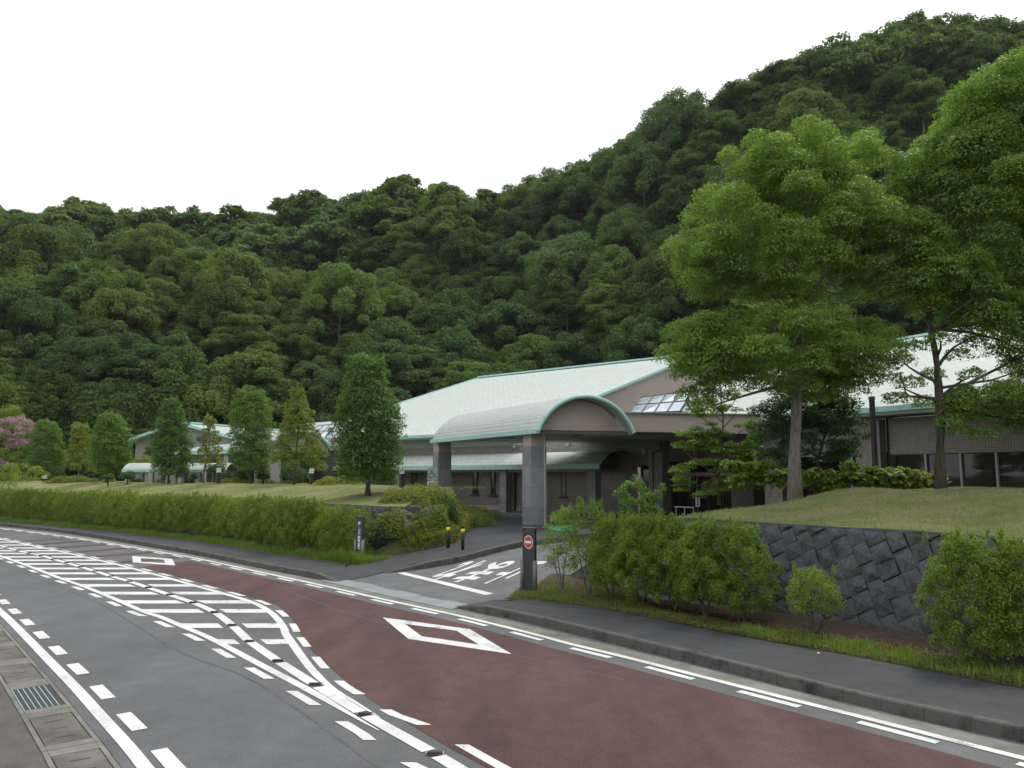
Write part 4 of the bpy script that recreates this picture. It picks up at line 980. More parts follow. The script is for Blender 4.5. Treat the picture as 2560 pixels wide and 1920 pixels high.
# diagonal stone retaining wall, every stone its own block
wall = thing('retaining_wall', 'dark grey retaining wall of diagonally laid rough stones holding up the right hand lawn', 'stone wall', (*bp(6, .3), .2))
BAT = .26                                            # batter: metres inwards per metre of height
def wallpt(s, h, out=0.0): q = bp(s, BAT * h - out); return np.array([q[0], q[1], .2 + h])
b = MB(); ns = 40
for i in range(ns):
    a, c = -0.0 + (LB) * i / ns, LB * (i + 1) / ns; ha, hc = float(htop(a)) - .2 - .02, float(htop(c)) - .2 - .02
    b.face([wallpt(a, -.3, .0), wallpt(c, -.3, .0), wallpt(c, hc, .0), wallpt(a, ha, .0)])
b.build('wall_core', M['stonegap'], wall)
D_ = .37; cnt = 0
def clip_poly(poly, f):                              # keep the side where f >= 0
    out = []
    for i in range(len(poly)):
        a, c = poly[i], poly[(i + 1) % len(poly)]; fa, fc = f(a), f(c)
        if fa >= 0: out.append(a)
        if fa * fc < 0: t = fa / (fa - fc); out.append((a[0] + (c[0] - a[0]) * t, a[1] + (c[1] - a[1]) * t))
    return out
def stones(par, pt, L, htf, D, seed, smax=1e9, ang=62):
    rr = random.Random(seed); ca, sa = math.cos(math.radians(ang)), math.sin(math.radians(ang)); n = 0
    # courses run down to the right at `ang`; within a course the stones have their own lengths
    W_ = [0]; 
    while W_[-1] < L + 5: W_.append(W_[-1] + D * rr.uniform(.88, 1.12))
    off0 = -3.2
    for i in range(len(W_) - 1):
        c0, c1 = W_[i] + off0, W_[i + 1] + off0; a = -3.0 + rr.uniform(0, D)
        while a < L + 6:
            l = D * rr.uniform(.85, 1.22); j = lambda: rr.uniform(-.022, .022)
            loc = [(c0 + j(), a + j()), (c1 + j(), a + j()), (c1 + j(), a + l + j()), (c0 + j(), a + l + j())]; a += l
            # (across, along) -> wall coordinates
            q = [(p[0] * sa + p[1] * ca, p[0] * ca - p[1] * sa + 1.0) for p in loc]
            cx_ = sum(p[0] for p in q) / 4; cy_ = sum(p[1] for p in q) / 4
            if cx_ < .0 or cx_ > min(L, smax) or cy_ < -.3 or cy_ > float(htf(cx_)) + .22: continue
            q = clip_poly(q, lambda p: float(htf(p[0])) - .03 - p[1])
            if len(q) < 3: continue
            q = clip_poly(q, lambda p: p[1] + .25)
            if len(q) < 3: continue
            ar = sum(a_[0] * b_[1] - b_[0] * a_[1] for a_, b_ in zip(q, q[1:] + q[:1]))
            if abs(ar) < .014: continue
            if ar < 0: q = q[::-1]
            c = np.mean(q, axis=0); e = .972; base = [pt(*(c + (np.array(p) - c) * e), -.02) for p in q]; dz = rr.uniform(.0, .035)
            mid = [pt(*(c + (np.array(p) - c) * e), dz) for p in q]; top = [pt(*(c + (np.array(p) - c) * rr.uniform(.72, .84)), dz + rr.uniform(.006, .022)) for p in q]
            cen = pt(*(c + np.array([rr.uniform(-.04, .04), rr.uniform(-.04, .04)])), dz + rr.uniform(.04, .075)); m = MB(); k = len(q)
            for a_ in range(k):
                b_ = (a_ + 1) % k; m.face([base[a_], base[b_], mid[b_], mid[a_]]); m.face([mid[a_], mid[b_], top[b_], top[a_]]); m.face([top[a_], top[b_], cen])
            m.build('stone', M['stone'], par); n += 1
    return n
nst = stones(wall, wallpt, LB, lambda s: htop(s) - .2, D_, 5, smax=13.6)
b = MB(); m_ = 30
for i in range(m_):                                  # thin concrete edge along the wall head
    a, c = LB * i / m_, LB * (i + 1) / m_; ha, hc = float(htop(a)) - .2, float(htop(c)) - .2
    p0, p1 = wallpt(a, ha, .04), wallpt(c, hc, .04); p2, p3 = wallpt(c, hc, -.22), wallpt(a, ha, -.22); dn = np.array([0, 0, -.05])
    b.face([p0, p1, p2, p3]); b.face([p0 + dn, p1 + dn, p1, p0])
b.build('wall_head', M['stone'], wall)

# left bank behind the long hedge
LI = resample([G(-420, 1281, .19), G(-150, 1291, .19), G(0, 1302, .19), G(285, 1330, .19), G(488, 1353, .19), G(651, 1379, .19), G(760, 1395, .19), G(868, 1411, .19), G(930, 1420, .19)], step=.5)
LNn2 = normals2(LI); LNn2 = LNn2 if LNn2[3, 1] > 0 else -LNn2; LLI = length(LI); sI = np.linspace(0, LLI, len(LI))
def lp(s, w_):
    s = np.clip(s, 0, LLI); x = np.interp(s, sI, LI[:, 0]) + w_ * np.interp(s, sI, LNn2[:, 0]); y = np.interp(s, sI, LI[:, 1]) + w_ * np.interp(s, sI, LNn2[:, 1]); return np.array([x, y])
SE = LLI - 2.2                                       # where the wall ends near the gate
def zleft(s, w_):
    w_ = np.asarray(w_, float); z = 2.12 + .70 * smooth((w_ - 2.2) / 5.5) + .05 * np.sin(s * .5 + w_ * .8)
    return np.where(w_ > 12, z + (.9 - z) * smooth((w_ - 12) / 5), z)
smax_ = lambda w_: SE - .95 * np.maximum(0, np.asarray(w_, float) - 3.0) - 1.3 * np.maximum(0, np.asarray(w_, float) - 8.0)
sg = np.linspace(0, 1, 140); wg = np.concatenate([np.linspace(2.25, 4, 6), np.linspace(4.5, 17.5, 27)])
X = np.zeros((len(sg), len(wg), 3))
for i, s in enumerate(sg):
    X[i, :, :2] = np.stack([lp(s * float(smax_(w_)), w_) for w_ in wg]); X[i, :, 2] = [float(zleft(s * float(smax_(w_)), w_)) for w_ in wg]
tag(grid('lawn_bank', X, M['lawn']), kind='structure')
A = np.stack([lp(s, 0.0) for s in np.linspace(0, LLI - .6, 60)]); B = np.stack([lp(s, 2.3) for s in np.linspace(0, LLI - .6, 60)])
tag(ribbon('planting_strip', A, B, .186, .24, M['litter'], None, 3), kind='structure')
lwall = thing('retaining_wall', 'dark stone retaining wall under the left hand lawn, showing above the clipped hedge near the gate', 'stone wall', (*lp(SE - 3, 2.2), .2))
def lwp(s, h, out=0.0): q = lp(s, 1.9 + .17 * h - out); return np.array([q[0], q[1], .2 + h])
b = MB()
for i in range(50):
    a, c = SE * i / 50, SE * (i + 1) / 50; b.face([lwp(a, -.2), lwp(c, -.2), lwp(c, 1.98), lwp(a, 1.98)])
q0, q1 = lwp(SE, -.2), lwp(SE, 1.98); b.face([q0, lwp(SE - .3, -.2) + np.array([WBn[0], WBn[1], 0]) * 2.6, lwp(SE - .3, 1.9) + np.array([WBn[0], WBn[1], 0]) * 2.6, q1])
b.build('wall_core', M['stone'], lwall)
SL0 = SE - 7
stones(lwall, lambda s, h, o=0: lwp(SL0 + s, h, o), 7.0, lambda s: 1.98, .42, 9, ang=90, smax=6.9)

# planting mound with rocks between the left wall and the driveway
E1 = BED[5:]; k = 40
E1 = resample(E1, n=k); wv = np.linspace(1.0, 17.0, k) ; back = np.stack([lp(float(smax_(w_)) - .12, w_) for w_ in wv])
X = np.zeros((k, 16, 3))
for j in range(16):
    t = j / 15; X[:, j, :2] = E1 * (1 - t) + back * t
ze = zsite(E1[:, 0], E1[:, 1]) + .15; zbk = np.where(wv < 2.3, .3 + 1.85 * smooth((wv - 1.0) / 1.3), np.array([float(zleft(float(smax_(w_)), w_)) for w_ in wv]) - .01)
for j in range(16):
    t = j / 15; X[:, j, 2] = ze + (zbk - ze) * (t ** .8) + .05 * math.sin(j * 1.7)*(t<1)*(t>0)
tag(grid('planting_mound', X, M['litter']), kind='structure')
print('bank side px', [[round(float(c)) for c in (CX + F * p[0] / p[1], 1186 - F * (zz - HC) / p[1])] for p, zz in zip(back[::6], zbk[::6])])
def zm(x, y):                                        # height of the mound near a point
    d = (X[:, :, 0] - x) ** 2 + (X[:, :, 1] - y) ** 2; i = d.argmin(); return float(X[:, :, 2].ravel()[i])
XM = X.copy()
def GM(u, v):
    z = 1.0
    best = None
    for z in np.linspace(.2, 2.9, 55):
        q = G(u, v, z); d = (XM[:, :, 0] - q[0]) ** 2 + (XM[:, :, 1] - q[1]) ** 2; zz = XM[:, :, 2].ravel()[d.argmin()]; e = abs(zz - z) + .05 * math.sqrt(d.min())
        if best is None or e < best[0]: best = (e, q, z)
    return np.array([best[1][0], best[1][1], best[2]])
def rock(u0, v0, u1, v1, label, deep=.8, mat=None, seed=0):
    rr = np.random.default_rng(seed); base = GM((u0 + u1) / 2, v1); Y = base[1]; w_ = (u1 - u0) * Y / F; h = (v1 - v0) * Y / F
    import bmesh
    bm = bmesh.new(); bmesh.ops.create_icosphere(bm, subdivisions=3, radius=1)
    ph = rr.uniform(0, 6, 9)
    for v_ in bm.verts:
        c = v_.co; c.x *= .9 + .16 * math.sin(3 * c.y + ph[0]) ; k_ = 1 + .13 * math.sin(2.6 * c.x + ph[1]) * math.sin(3.1 * c.z + ph[2]) + .06 * math.sin(7 * c.x + 5 * c.y + ph[3]) + .045 * math.sin(11 * c.z + 6 * c.y + ph[4])
        v_.co = c * k_; v_.co.z = max(-.75, v_.co.z); v_.co.x *= w_ * .56; v_.co.y *= w_ * deep * .5; v_.co.z *= h * .62
    me = bpy.data.meshes.new('garden_rock'); bm.to_mesh(me); bm.free(); me.materials.append(mat or M['rock'])
    for p in me.polygons: p.use_smooth = False
    o = link('garden_rock', me); o.location = (base[0], base[1] + .3, base[2] + h * .36); return tag(o, label, 'rock', 'rocks set into the planting mound by the gate')
rock(920, 1318, 965, 1374, 'near black rounded rock between the name post and the azaleas', .9, M['stonegap'], 1)
rock(987, 1310, 1042, 1342, 'low grey dome shaped rock among ground cover in front of the azaleas', .9, None, 2)
rock(962, 1274, 1022, 1304, 'broad brown rock under the left side of the big flat azalea', .9, None, 3)
rock(1050, 1268, 1090, 1318, 'grey pointed rock in the middle of the planting mound', .9, None, 4)
rock(1094, 1262, 1116, 1330, 'tall narrow reddish brown rock at the right of the planting mound', .9, None, 5)
rock(932, 1270, 962, 1330, 'upright slab of rock at the end of the left retaining wall', .9, None, 6)

# ================================================================== THE WOODED HILLS
def U(x, y): return CX + F * x / np.maximum(y, 1e-3)
sk_u = np.array([-900, -300, 0, 174, 278, 382, 470, 602, 717, 810, 949, 1099, 1227, 1308, 1366, 1504, 1597, 1736, 1875, 2037, 2268, 2453, 2560, 2900, 3500])
sk_v = np.array([470, 498, 508, 524, 518, 556, 548, 540, 530, 484, 468, 460, 478, 466, 440, 388, 335, 275, 205, 132, 62, 24, 46, 30, 60])
r1_u = np.array([-900, 0, 700, 1100, 1500, 2000, 2560, 3500]); r1_v = np.array([190, 200, 215, 190, 172, 156, 150, 150.])
r0_v = np.array([95, 92, 104, 108, 100, 92, 84, 84.])
TH = 8.0
def hill_profile(u):
    r1 = np.interp(u, r1_u, r1_v); r0 = np.interp(u, r1_u, r0_v); v = np.interp(u, sk_u, sk_v)
    tx = (u - CX) / F; zc = -(v - CY) / F; k = (math.sin(TILT) + zc * math.cos(TILT)) / (math.cos(TILT) - zc * math.sin(TILT))
    h1 = HC + k * r1 - TH                            # r measured along Y
    return r0, r1, h1
spur_v = np.interp
def zhill(x, y):
    x = np.asarray(x, float); y = np.asarray(y, float); u = U(x, y); r0, r1, h1 = hill_profile(u)
    t = (y - r0) / (r1 - r0); tc = np.clip(t, 0, 1)
    z = 1 + (h1 - 1) * (tc ** 1.06)
    # the nearer spur on the left: its crest about 140 m away
    sv = np.interp(u, [-900, 0, 139, 347, 492, 694, 860, 1000, 1150], [690, 684, 645, 648, 668, 706, 720, 735, 800.]); zc = -(sv - CY) / F
    kk = (math.sin(TILT) + zc * math.cos(TILT)) / (math.cos(TILT) - zc * math.sin(TILT)); rs = 142.0; hs = HC + kk * rs - TH
    ws = np.clip((1150 - u) / 300, 0, 1); ts = (y - r0) / (rs - r0)
    zs_ = np.where(ts < 1, 1 + (hs - 1) * np.clip(ts, 0, 1) ** .8, hs - 3.0 * np.sin(np.clip((y - rs) / (r1 - rs), 0, 1) * math.pi) * 1.0 + (h1 - hs) * np.clip((y - rs) / (r1 - rs), 0, 1) ** 1.3)
    z = z * (1 - ws) + zs_ * ws
    bumps = 1.6 * np.sin(x * .085 + y * .05) * np.sin(y * .07 - x * .04 + 1) + .8 * np.sin(x * .21 + 2) * np.sin(y * .17 + x * .08)
    z = z + bumps * smooth(t * 5) * smooth((1.02 - t) * 6)
    return np.where(t > 1, h1 - (t - 1) * (r1 - r0) * .35, z)
us = np.linspace(-1100, 3600, 150); ts = np.concatenate([np.linspace(-.02, 1, 44), [1.1, 1.3, 1.8]])
X = np.zeros((len(us), len(ts), 3)); r0, r1, _ = hill_profile(us)
for j, t in enumerate(ts):
    y = r0 + (r1 - r0) * t; X[:, j, 1] = y; X[:, j, 0] = (us - CX) / F * y; X[:, j, 2] = zhill(X[:, j, 0], y)
tag(grid('wooded_hill', X, M['forest_floor']), kind='structure')
# lot behind the buildings up to the foot of the hill
Y0 = r0 * .995
X = np.zeros((len(us), 3, 3))
for j, t in enumerate((0, .5, 1)): X[:, j, 1] = Y0 * np.interp(us, [0, 500, 1000], [.84, .8, .6]) * (1 - t) + r0 * 1.01 * t; X[:, j, 0] = (us - CX) / F * X[:, j, 1]; X[:, j, 2] = .80 + .20 * t
tag(grid('rear_yard', X, M['forest_floor']), kind='structure')

# prototype forest crowns (local coordinates, foot at the origin)
def forest_proto(kind, seed):
    rr = random.Random(seed); cl = []
    if kind == 'round':
        H_, Rr = 9.0, 5.2
        for i in range(52):
            a = i * 2.4 + rr.uniform(-.4, .4); t = ((i + .5) / 52) ** .55; z = .9 + 7.6 * math.sqrt(max(0, 1 - t * t)) * rr.uniform(.72, 1.04) + .6 * rr.random(); q = rr.uniform(.7, 1.35)
            cl.append((math.cos(a) * t * Rr, math.sin(a) * t * Rr, z, q, q, q * rr.uniform(.65, .95)))
    elif kind == 'tier':
        H_, Rr = 9.5, 5.1
        for i in range(46):
            a = rr.uniform(0, 6.283); lev = rr.choice([2.0, 3.2, 4.3, 5.3, 6.3, 7.3, 8.3]) + rr.uniform(-.4, .4); t = rr.random() ** .5 * (1.1 - max(0, lev - 3.4) / 7.5)
            cl.append((math.cos(a) * t * Rr, math.sin(a) * t * Rr, lev + rr.uniform(-.25, .25), rr.uniform(.9, 1.5), rr.uniform(.9, 1.5), rr.uniform(.5, .8)))
    elif kind == 'cone':
        H_, Rr = 12.0, 2.9
        for i in range(34):
            z = 1.8 + 9.6 * (i / 34); t = (1 - (z - 1.8) / 10.6) ** .8; a = i * 2.4 + rr.uniform(-.3, .3)
            cl.append((math.cos(a) * t * Rr * .6, math.sin(a) * t * Rr * .6, z, .5 + t * 1.2, .5 + t * 1.2, .6))
    elif kind == 'bush':
        H_, Rr = 3.0, 3.0
        for i in range(12):
            a = rr.uniform(0, 6.283); t = rr.random() ** .5
            cl.append((math.cos(a) * t * Rr, math.sin(a) * t * Rr, rr.uniform(.4, 1.9), rr.uniform(.8, 1.4), rr.uniform(.8, 1.4), rr.uniform(.5, .9)))
    return cl, H_
PRO = {}
spec = [('round', 1, 'A'), ('round', 2, 'B'), ('tier', 3, 'A'), ('tier', 4, 'C'), ('round', 5, 'C'), ('tier', 6, 'B'), ('round', 7, 'C'), ('round', 8, 'A'), ('tier', 9, 'B')]
nleaf = {'round': 420, 'tier': 420, 'cone': 230, 'bush': 260}
for i, (kd_, sd_, mt) in enumerate(spec):
    cl, H_ = forest_proto(kd_, sd_); tier = kd_ == 'tier'
    me = crown_mesh('crown', cl, nleaf[kd_], .29, M['l_hill' + mt], .55, shell=.5, up=.45 if tier else .3, low=-.45 if tier else -.7, jit=.45)
    b = MB(); rr = random.Random(sd_); tr = [np.array((0, 0, -1.5)), np.array((rr.uniform(-.2, .2), rr.uniform(-.2, .2), 2.2)), np.array((rr.uniform(-.4, .4), rr.uniform(-.4, .4), H_ * .62)), np.array((rr.uniform(-.5, .5), rr.uniform(-.5, .5), H_ * .88))]
    b.tube(tr, [.2, .16, .1, .04], 6, False); limbs(b, [c[:3] for c in cl][::3], tr, .07, .02, 3, 4, .1, .35)
    PRO[i] = (me, b.mesh('trunk', M['barkgrey'] if tier else M['bark']), kd_, mt)
BUSH = [crown_mesh('bush', forest_proto('bush', 20 + i)[0], 240, .36, M['l_hill' + 'ABC'[i]], .55, shell=.5, up=.5, low=-.3, jit=.4) for i in range(3)]
kindname = {'round': 'round', 'tier': 'layered', 'cone': 'narrow conical'}; colname = {'A': 'deep green', 'B': 'olive', 'C': 'blue green'}
spots = []
r_ = random.Random(3); yy = 80.0
while yy < 222:
    stp = 5.9 + (yy - 80) * .022; xx = -190 + r_.uniform(0, 3)
    while xx < 190:
        x, y = xx + r_.uniform(-2.1, 2.1), yy + r_.uniform(-2.1, 2.1); xx += stp * 1.12; u = U(x, y)
        if u < -260 or u > 2860: continue
        r0_, r1_, h1_ = hill_profile(u)
        if y < r0_ - 1 or y > r1_ + 4: continue
        z = float(zhill(x, y)); spots.append((x, y, z))
    yy += stp * .9
def horizon_hide(x, y, z):                          # skip trees lying wholly behind the building roofs
    u = U(x, y); top = CY - F * math.tan(math.atan2(z + 10 - HC, y) - TILT); return (1300 < u < 1700 and top > 1010) or (1800 < u and top > 950)
spots = [s for s in spots if not horizon_hide(*s)]
spots.sort(key=lambda s: s[1])
zone = lambda u, y: ('on the left foothill' if y < 125 else 'on the left spur' if y < 150 else 'along the left ridge') if u < 900 else ('in the middle of the slope' if y < 140 else 'on the middle ridge') if u < 1500 else ('low on the steep right hill' if y < 120 else 'high on the steep right hill')
US_ = [(120, 'above the pink tree'), (330, 'above the round trees'), (480, 'above the far grey gable'), (600, 'above the sparse yellow tree'), (740, 'above the far arched porch'), (900, 'above the tallest column tree'), (1060, 'above the hall roof corner'), (1230, 'above the left of the hall ridge'), (1400, 'above the porch roof'), (1560, 'above the porch arch'), (1720, 'above the hall gable'), (1900, 'behind the big pale tree, left side'), (2080, 'behind the big pale tree'), (2260, 'between the two big trees'), (9999, 'above the right edge tree')]
def hill_label(kd_, mt, x, y, z, siz):
    u = U(x, y); r0_, r1_, h_ = hill_profile(u); t = (y - r0_) / (r1_ - r0_)
    band = ['at the hill foot', 'low on the hill', 'halfway up the hill', 'high on the hill', 'on the skyline'][int(max(0, min(4, t * 5)))]
    return (siz + ' ' if siz else '') + '%s %s tree %s, %s' % (kindname[kd_], colname[mt], band, next(n_ for a_, n_ in US_ if u < a_))
far_v, far_f, nthing = [], [], 0
def pick(x, y):
    u = float(U(x, y))
    if u < 600 and y < 106: return r_.choice([1, 1, 5, 1, 7])
    if u < 900 and 124 < y < 152: return r_.choice([1, 5, 1, 7, 1, 0])
    if 640 < u < 1010 and y < 128: return r_.choice([4, 3, 6, 4])
    n = math.sin(x * .07) + math.sin(y * .09 + x * .03); c = [0, 7, 7, 4, 0, 2] if n < -.3 else [1, 5, 7, 0, 2] if n < .8 else [3, 4, 6, 4, 6, 8]
    return r_.choice(c + [r_.randrange(9)])
late = []
for (x, y, z) in spots:
    k_ = pick(x, y); sc_x = r_.choice([.72, .9, 1.0, 1.15, 1.35]) * r_.uniform(.92, 1.08) * (1 + (y - 100) * .0022); szz = sc_x * r_.uniform(.85, 1.15); rot = r_.uniform(0, 6.28)
    if y > hill_profile(U(x, y))[1] - 7: szz *= .74; sc_x *= .95
    if nthing < 296:
        me, tm, kd_, mt = PRO[k_]; u = U(x, y)
        e = thing('forest_tree', hill_label(kd_, mt, x, y, z, 'broad' if sc_x > 1.14 else 'small' if sc_x < .86 else ''), 'tree', (x, y, z - .3), 'trees covering the wooded hills', rot)
        e.scale = (sc_x, sc_x, szz); link('trunk', tm, e, True); link('crown', me, e, True); nthing += 1
    else: late.append((x, y, z, k_, sc_x, szz, rot))
def scatter(name, items, meshes, kind='stuff', label=None, cat=None):
    """many small copies joined into one real mesh"""
    VV, FF, RR, MI, off = [], [], [], [], 0; mats = []
    cache = {}
    for me in meshes:
        v = np.empty(len(me.vertices) * 3, np.float32); me.vertices.foreach_get('co', v); f = np.empty(len(me.loops), np.int32); me.loops.foreach_get('vertex_index', f)
        a = np.empty(len(me.polygons), np.float32); me.attributes['rnd'].data.foreach_get('value', a)
        if me.materials[0] not in mats: mats.append(me.materials[0])
        cache[me.name] = (v.reshape(-1, 3), f.reshape(-1, 4), a, mats.index(me.materials[0]))
    for (x, y, z, me, s, sz, rot) in items:
        v, f, a, mi = cache[me.name]; c, s_ = math.cos(rot), math.sin(rot)
        w_ = np.stack([(v[:, 0] * c - v[:, 1] * s_) * s + x, (v[:, 0] * s_ + v[:, 1] * c) * s + y, v[:, 2] * sz + z], 1)
        VV.append(w_); FF.append(f + off); RR.append(np.clip(a * .8 + r_.uniform(-.15, .35), 0, 1)); MI.append(np.full(len(f), mi, np.int32)); off += len(v)
    me = bpy.data.meshes.new(name); npmesh(me, np.concatenate(VV), np.concatenate(FF)); at = me.attributes.new('rnd', 'FLOAT', 'FACE'); at.data.foreach_set('value', np.concatenate(RR).astype(np.float32))
    for m in mats: me.materials.append(m)
    me.polygons.foreach_set('material_index', np.concatenate(MI)); o = link(name, me); return tag(o, label, cat, None, kind)
lite = []
for i in range(9):
    cl, H_ = forest_proto(spec[i][0], spec[i][1] + 40); lite.append(crown_mesh('lite', cl, 110, .62, M['l_hill' + spec[i][2]], .6, shell=.5, up=.55, low=-.3, jit=.35))
if late: scatter('far_woodland', [(x, y, z - .3, lite[k_], s, sz, rot) for x, y, z, k_, s, sz, rot in late], lite, label='mass of trees along the far wooded ridge', cat='trees')
print('forest', len(spots), nthing, len(late), 'stones', nst)
und = []
for _ in range(420):
    y = r_.uniform(84, 185); u = r_.uniform(-200, 2760); x = (u - CX) / F * y; r0_, r1_, h1_ = hill_profile(u)
    if y < r0_ - 2 or y > r1_: continue
    s = r_.uniform(.7, 1.5); und.append((x, y, float(zhill(x, y)) - .2, r_.choice(BUSH), s, s, r_.uniform(0, 6)))
for u in range(-200, 2760, 9):
    r0_, r1_, h_ = hill_profile(u); y = float(r1_) + r_.uniform(-7, 1.5); x = (u - CX) / F * y; s = r_.uniform(1.0, 2.1); und.append((x, y, float(zhill(x, y)) + .5, r_.choice(BUSH), s, s * 1.3, r_.uniform(0, 6)))
scatter('undergrowth', und, BUSH, label='undergrowth and climbers between the hillside trees', cat='bushes')

# ================================================================== PLANTS AROUND THE BUILDING
DENS = 1.0
def env(c, rx, ry, rz, n, cr, zmin=-1.0, fill=.25, flat=.75, rr=R):
    out = []; k = 0; n = int(n * DENS)
    ga = math.pi * (3 - 5 ** .5)
    for i in range(n):
        t = (i + .5) / n; z = 1 - t * (1 - zmin); rad = math.sqrt(max(0, 1 - z * z)); a = ga * i + rr.uniform(-.25, .25)
        s = 1.0 if rr.random() > fill else rr.uniform(.35, .75); s *= rr.uniform(.86, 1.04); q = cr * rr.uniform(.72, 1.25)
        out.append((c[0] + math.cos(a) * rad * rx * s, c[1] + math.sin(a) * rad * ry * s, c[2] + z * rz * s, q, q, q * flat))
    return out
def plant(name, label, cat, base, clusters, per, leaf, lmat, trunk=None, r0=.08, bark='bark', group=None, aspect=.5, up=.45, low=-.4, shell=.45, jit=.4, limb_every=1, droop=0.0, sides=6, lim_r=None, extra=None, lo=.25, bend=.12):
    e = thing(name, label, cat, base, group)
    me = crown_mesh('crown', clusters, per, leaf, M[lmat], aspect, droop, shell=shell, up=up, low=low, jit=jit); link('crown', me, e)
    if trunk is not None:
        b = MB(); n = len(trunk); b.tube(trunk, [r0 * (1.25 if i == 0 else 1) * (1 - .72 * i / (n - 1)) for i in range(n)], 9 if r0 > .1 else 6)
        tips = [c[:3] for c in clusters][::limb_every]; limbs(b, tips, trunk, lim_r or r0 * .5, max(.006, r0 * .05), 5, sides, bend, lo)
        b.build('trunk', M[bark], e, True)
    if extra: extra(e)
    return e
def zb_at(x, y):                                     # height on the right bank
    d = np.array([x, y]) - WO; return float(zbank(np.dot(d, WBd), np.dot(d, WBn)))
def GB(u, v):                                        # sight line onto the right bank
    z = 2.8
    for _ in range(25): q = G(u, v, min(z, 3.25)); z = .5 * z + .5 * min(3.2, zb_at(*q))
    return q, z
def on_bank(u, Y):
    x = (u - CX) / (F * math.cos(TILT)) * Y * 1.0
    r = ray(u, 1230); x = r[0] / r[1] * Y; return np.array([x, Y]), zb_at(x, Y)
def mpx(Y): return Y / F

# ---- large broad-leaved tree 1
DENS = 1.45
q, z = on_bank(1985, 25.6); Y = q[1]; s = mpx(Y)
def W(u, v, dy=0.0): return P(u, v, Y + dy)
cl = []
for (u, v, ru, rv, n, cr) in ((1960, 590, 225, 170, 38, .74), (1990, 440, 165, 85, 16, .62), (1775, 660, 92, 80, 11, .6), (2150, 620, 85, 130, 14, .62), (1950, 880, 240, 100, 32, .7), (1762, 880, 88, 82, 13, .56), (2130, 880, 105, 72, 12, .56), (1858, 385, 42, 36, 5, .42), (2145, 395, 52, 52, 6, .46), (1985, 360, 48, 32, 5, .42), (1925, 375, 36, 26, 4, .36), (1770, 985, 55, 45, 6, .36), (2060, 960, 110, 45, 9, .40)):
    c = W(u, v, R.uniform(-.4, .4)); cl += env(c, ru * s, max(1.2, ru * s * .85), rv * s, n, cr, -1, .22, .72)
tr = [W(1985, 1228), W(1986, 1150), W(1990, 1050), W(1993, 960), W(1995, 880), W(1988, 760), W(1978, 680)]
tr[0] = (tr[0][0], tr[0][1], z - .2)
plant('broadleaf_tree', 'large tree with pale trunk and dense rounded light green crown right of the porch', 'tree', (*q, z), cl, 1050, .10, 'l_camphor', tr, .225, 'barkgrey', 'large trees on the right lawn bank', .42, .42, -.45, .58, .42, 2, .5, 6, .10, lo=.55, bend=.16)
# ---- large tree 2 at the right edge
q, z = on_bank(2352, 25.0); Y = q[1]; s = mpx(Y); cl = []
for (u, v, ru, rv, n, cr) in ((2560, 505, 230, 245, 60, .85), (2430, 345, 110, 85, 20, .6), (2525, 245, 125, 80, 22, .6), (2330, 470, 95, 80, 18, .6), (2280, 590, 70, 60, 12, .5), (2340, 700, 115, 80, 22, .6), (2460, 760, 90, 80, 14, .6), (2620, 800, 150, 110, 20, .7), (2480, 1010, 125, 45, 15, .48), (2600, 1030, 90, 60, 9, .5), (2700, 600, 150, 200, 18, .8), (2580, 930, 70, 40, 7, .42)):
    c = W(u, v, R.uniform(-.6, .6)); cl += env(c, ru * s, max(.9, ru * s * .75), rv * s, n, cr, -1, .25, .68)
for (u, v) in ((2255, 905), (2225, 950), (2275, 960), (2400, 890), (2430, 940), (2310, 1010), (2370, 1060), (2460, 1090), (2520, 1070), (2290, 870), (2350, 850), (2490, 880), (2440, 860), (2545, 890), (2240, 1000), (2400, 1080), (2330, 940)):
    c = W(u, v, R.uniform(-.8, .6)); cl.append((*c, .42, .42, .26))
tr = [W(2352, 1232), W(2350, 1160), W(2352, 1060), W(2346, 960), W(2338, 880), W(2318, 790), W(2314, 715)]
tr[0] = (tr[0][0], tr[0][1], z - .2)
def fork(e):
    b = MB(); b.tube([W(2322, 800), W(2345, 765), W(2375, 735), W(2392, 690), W(2410, 640), W(2460, 540), W(2500, 420)], [.09, .085, .075, .07, .06, .045, .02], 7)
    b.tube([W(2345, 1005), W(2290, 985), W(2262, 972), W(2250, 930)], [.04, .03, .025, .015], 5); b.tube([W(2338, 822), W(2420, 830), W(2500, 850), W(2580, 890)], [.06, .05, .035, .02], 6); b.tube([W(2350, 970), W(2400, 962), W(2480, 950), W(2540, 930)], [.055, .05, .035, .02], 6)
    b.build('branch', M['bark'], e, True)
plant('broadleaf_tree', 'tall spreading tree with darker bent trunk on the lawn bank, at the right edge', 'tree', (*q, z), cl, 880, .105, 'l_camphor', tr, .19, 'bark', 'large trees on the right lawn bank', .42, .42, -.45, .58, .42, 2, .5, 6, .08, fork, lo=.45, bend=.16)
DENS = 1.0
# ---- darker multi-stem tree behind tree 1
Y = 29.0; s = mpx(Y); b0 = P(2035, 1225, Y); cl = []
for (u, v, ru, rv, n, cr) in ((1960, 1060, 70, 70, 16, .5), (2060, 1010, 90, 60, 18, .5), (2110, 1090, 45, 60, 10, .42), (1950, 1140, 45, 40, 7, .4), (2080, 1130, 70, 35, 8, .4)):
    c = W(u, v); cl += env(c, ru * s, .9, rv * s, n, cr, -1, .3, .6)
tr = [(b0[0], Y, 2.4), W(2045, 1150), W(2065, 1080), W(2080, 1000)]
plant('small_tree', 'dark leaved small tree with several leaning stems directly behind the large pale trunk', 'tree', (b0[0], Y, 2.4), cl, 330, .12, 'l_dark', tr, .07, 'bark', None, .45, .5, -.4, .4, .4, 1, .3)
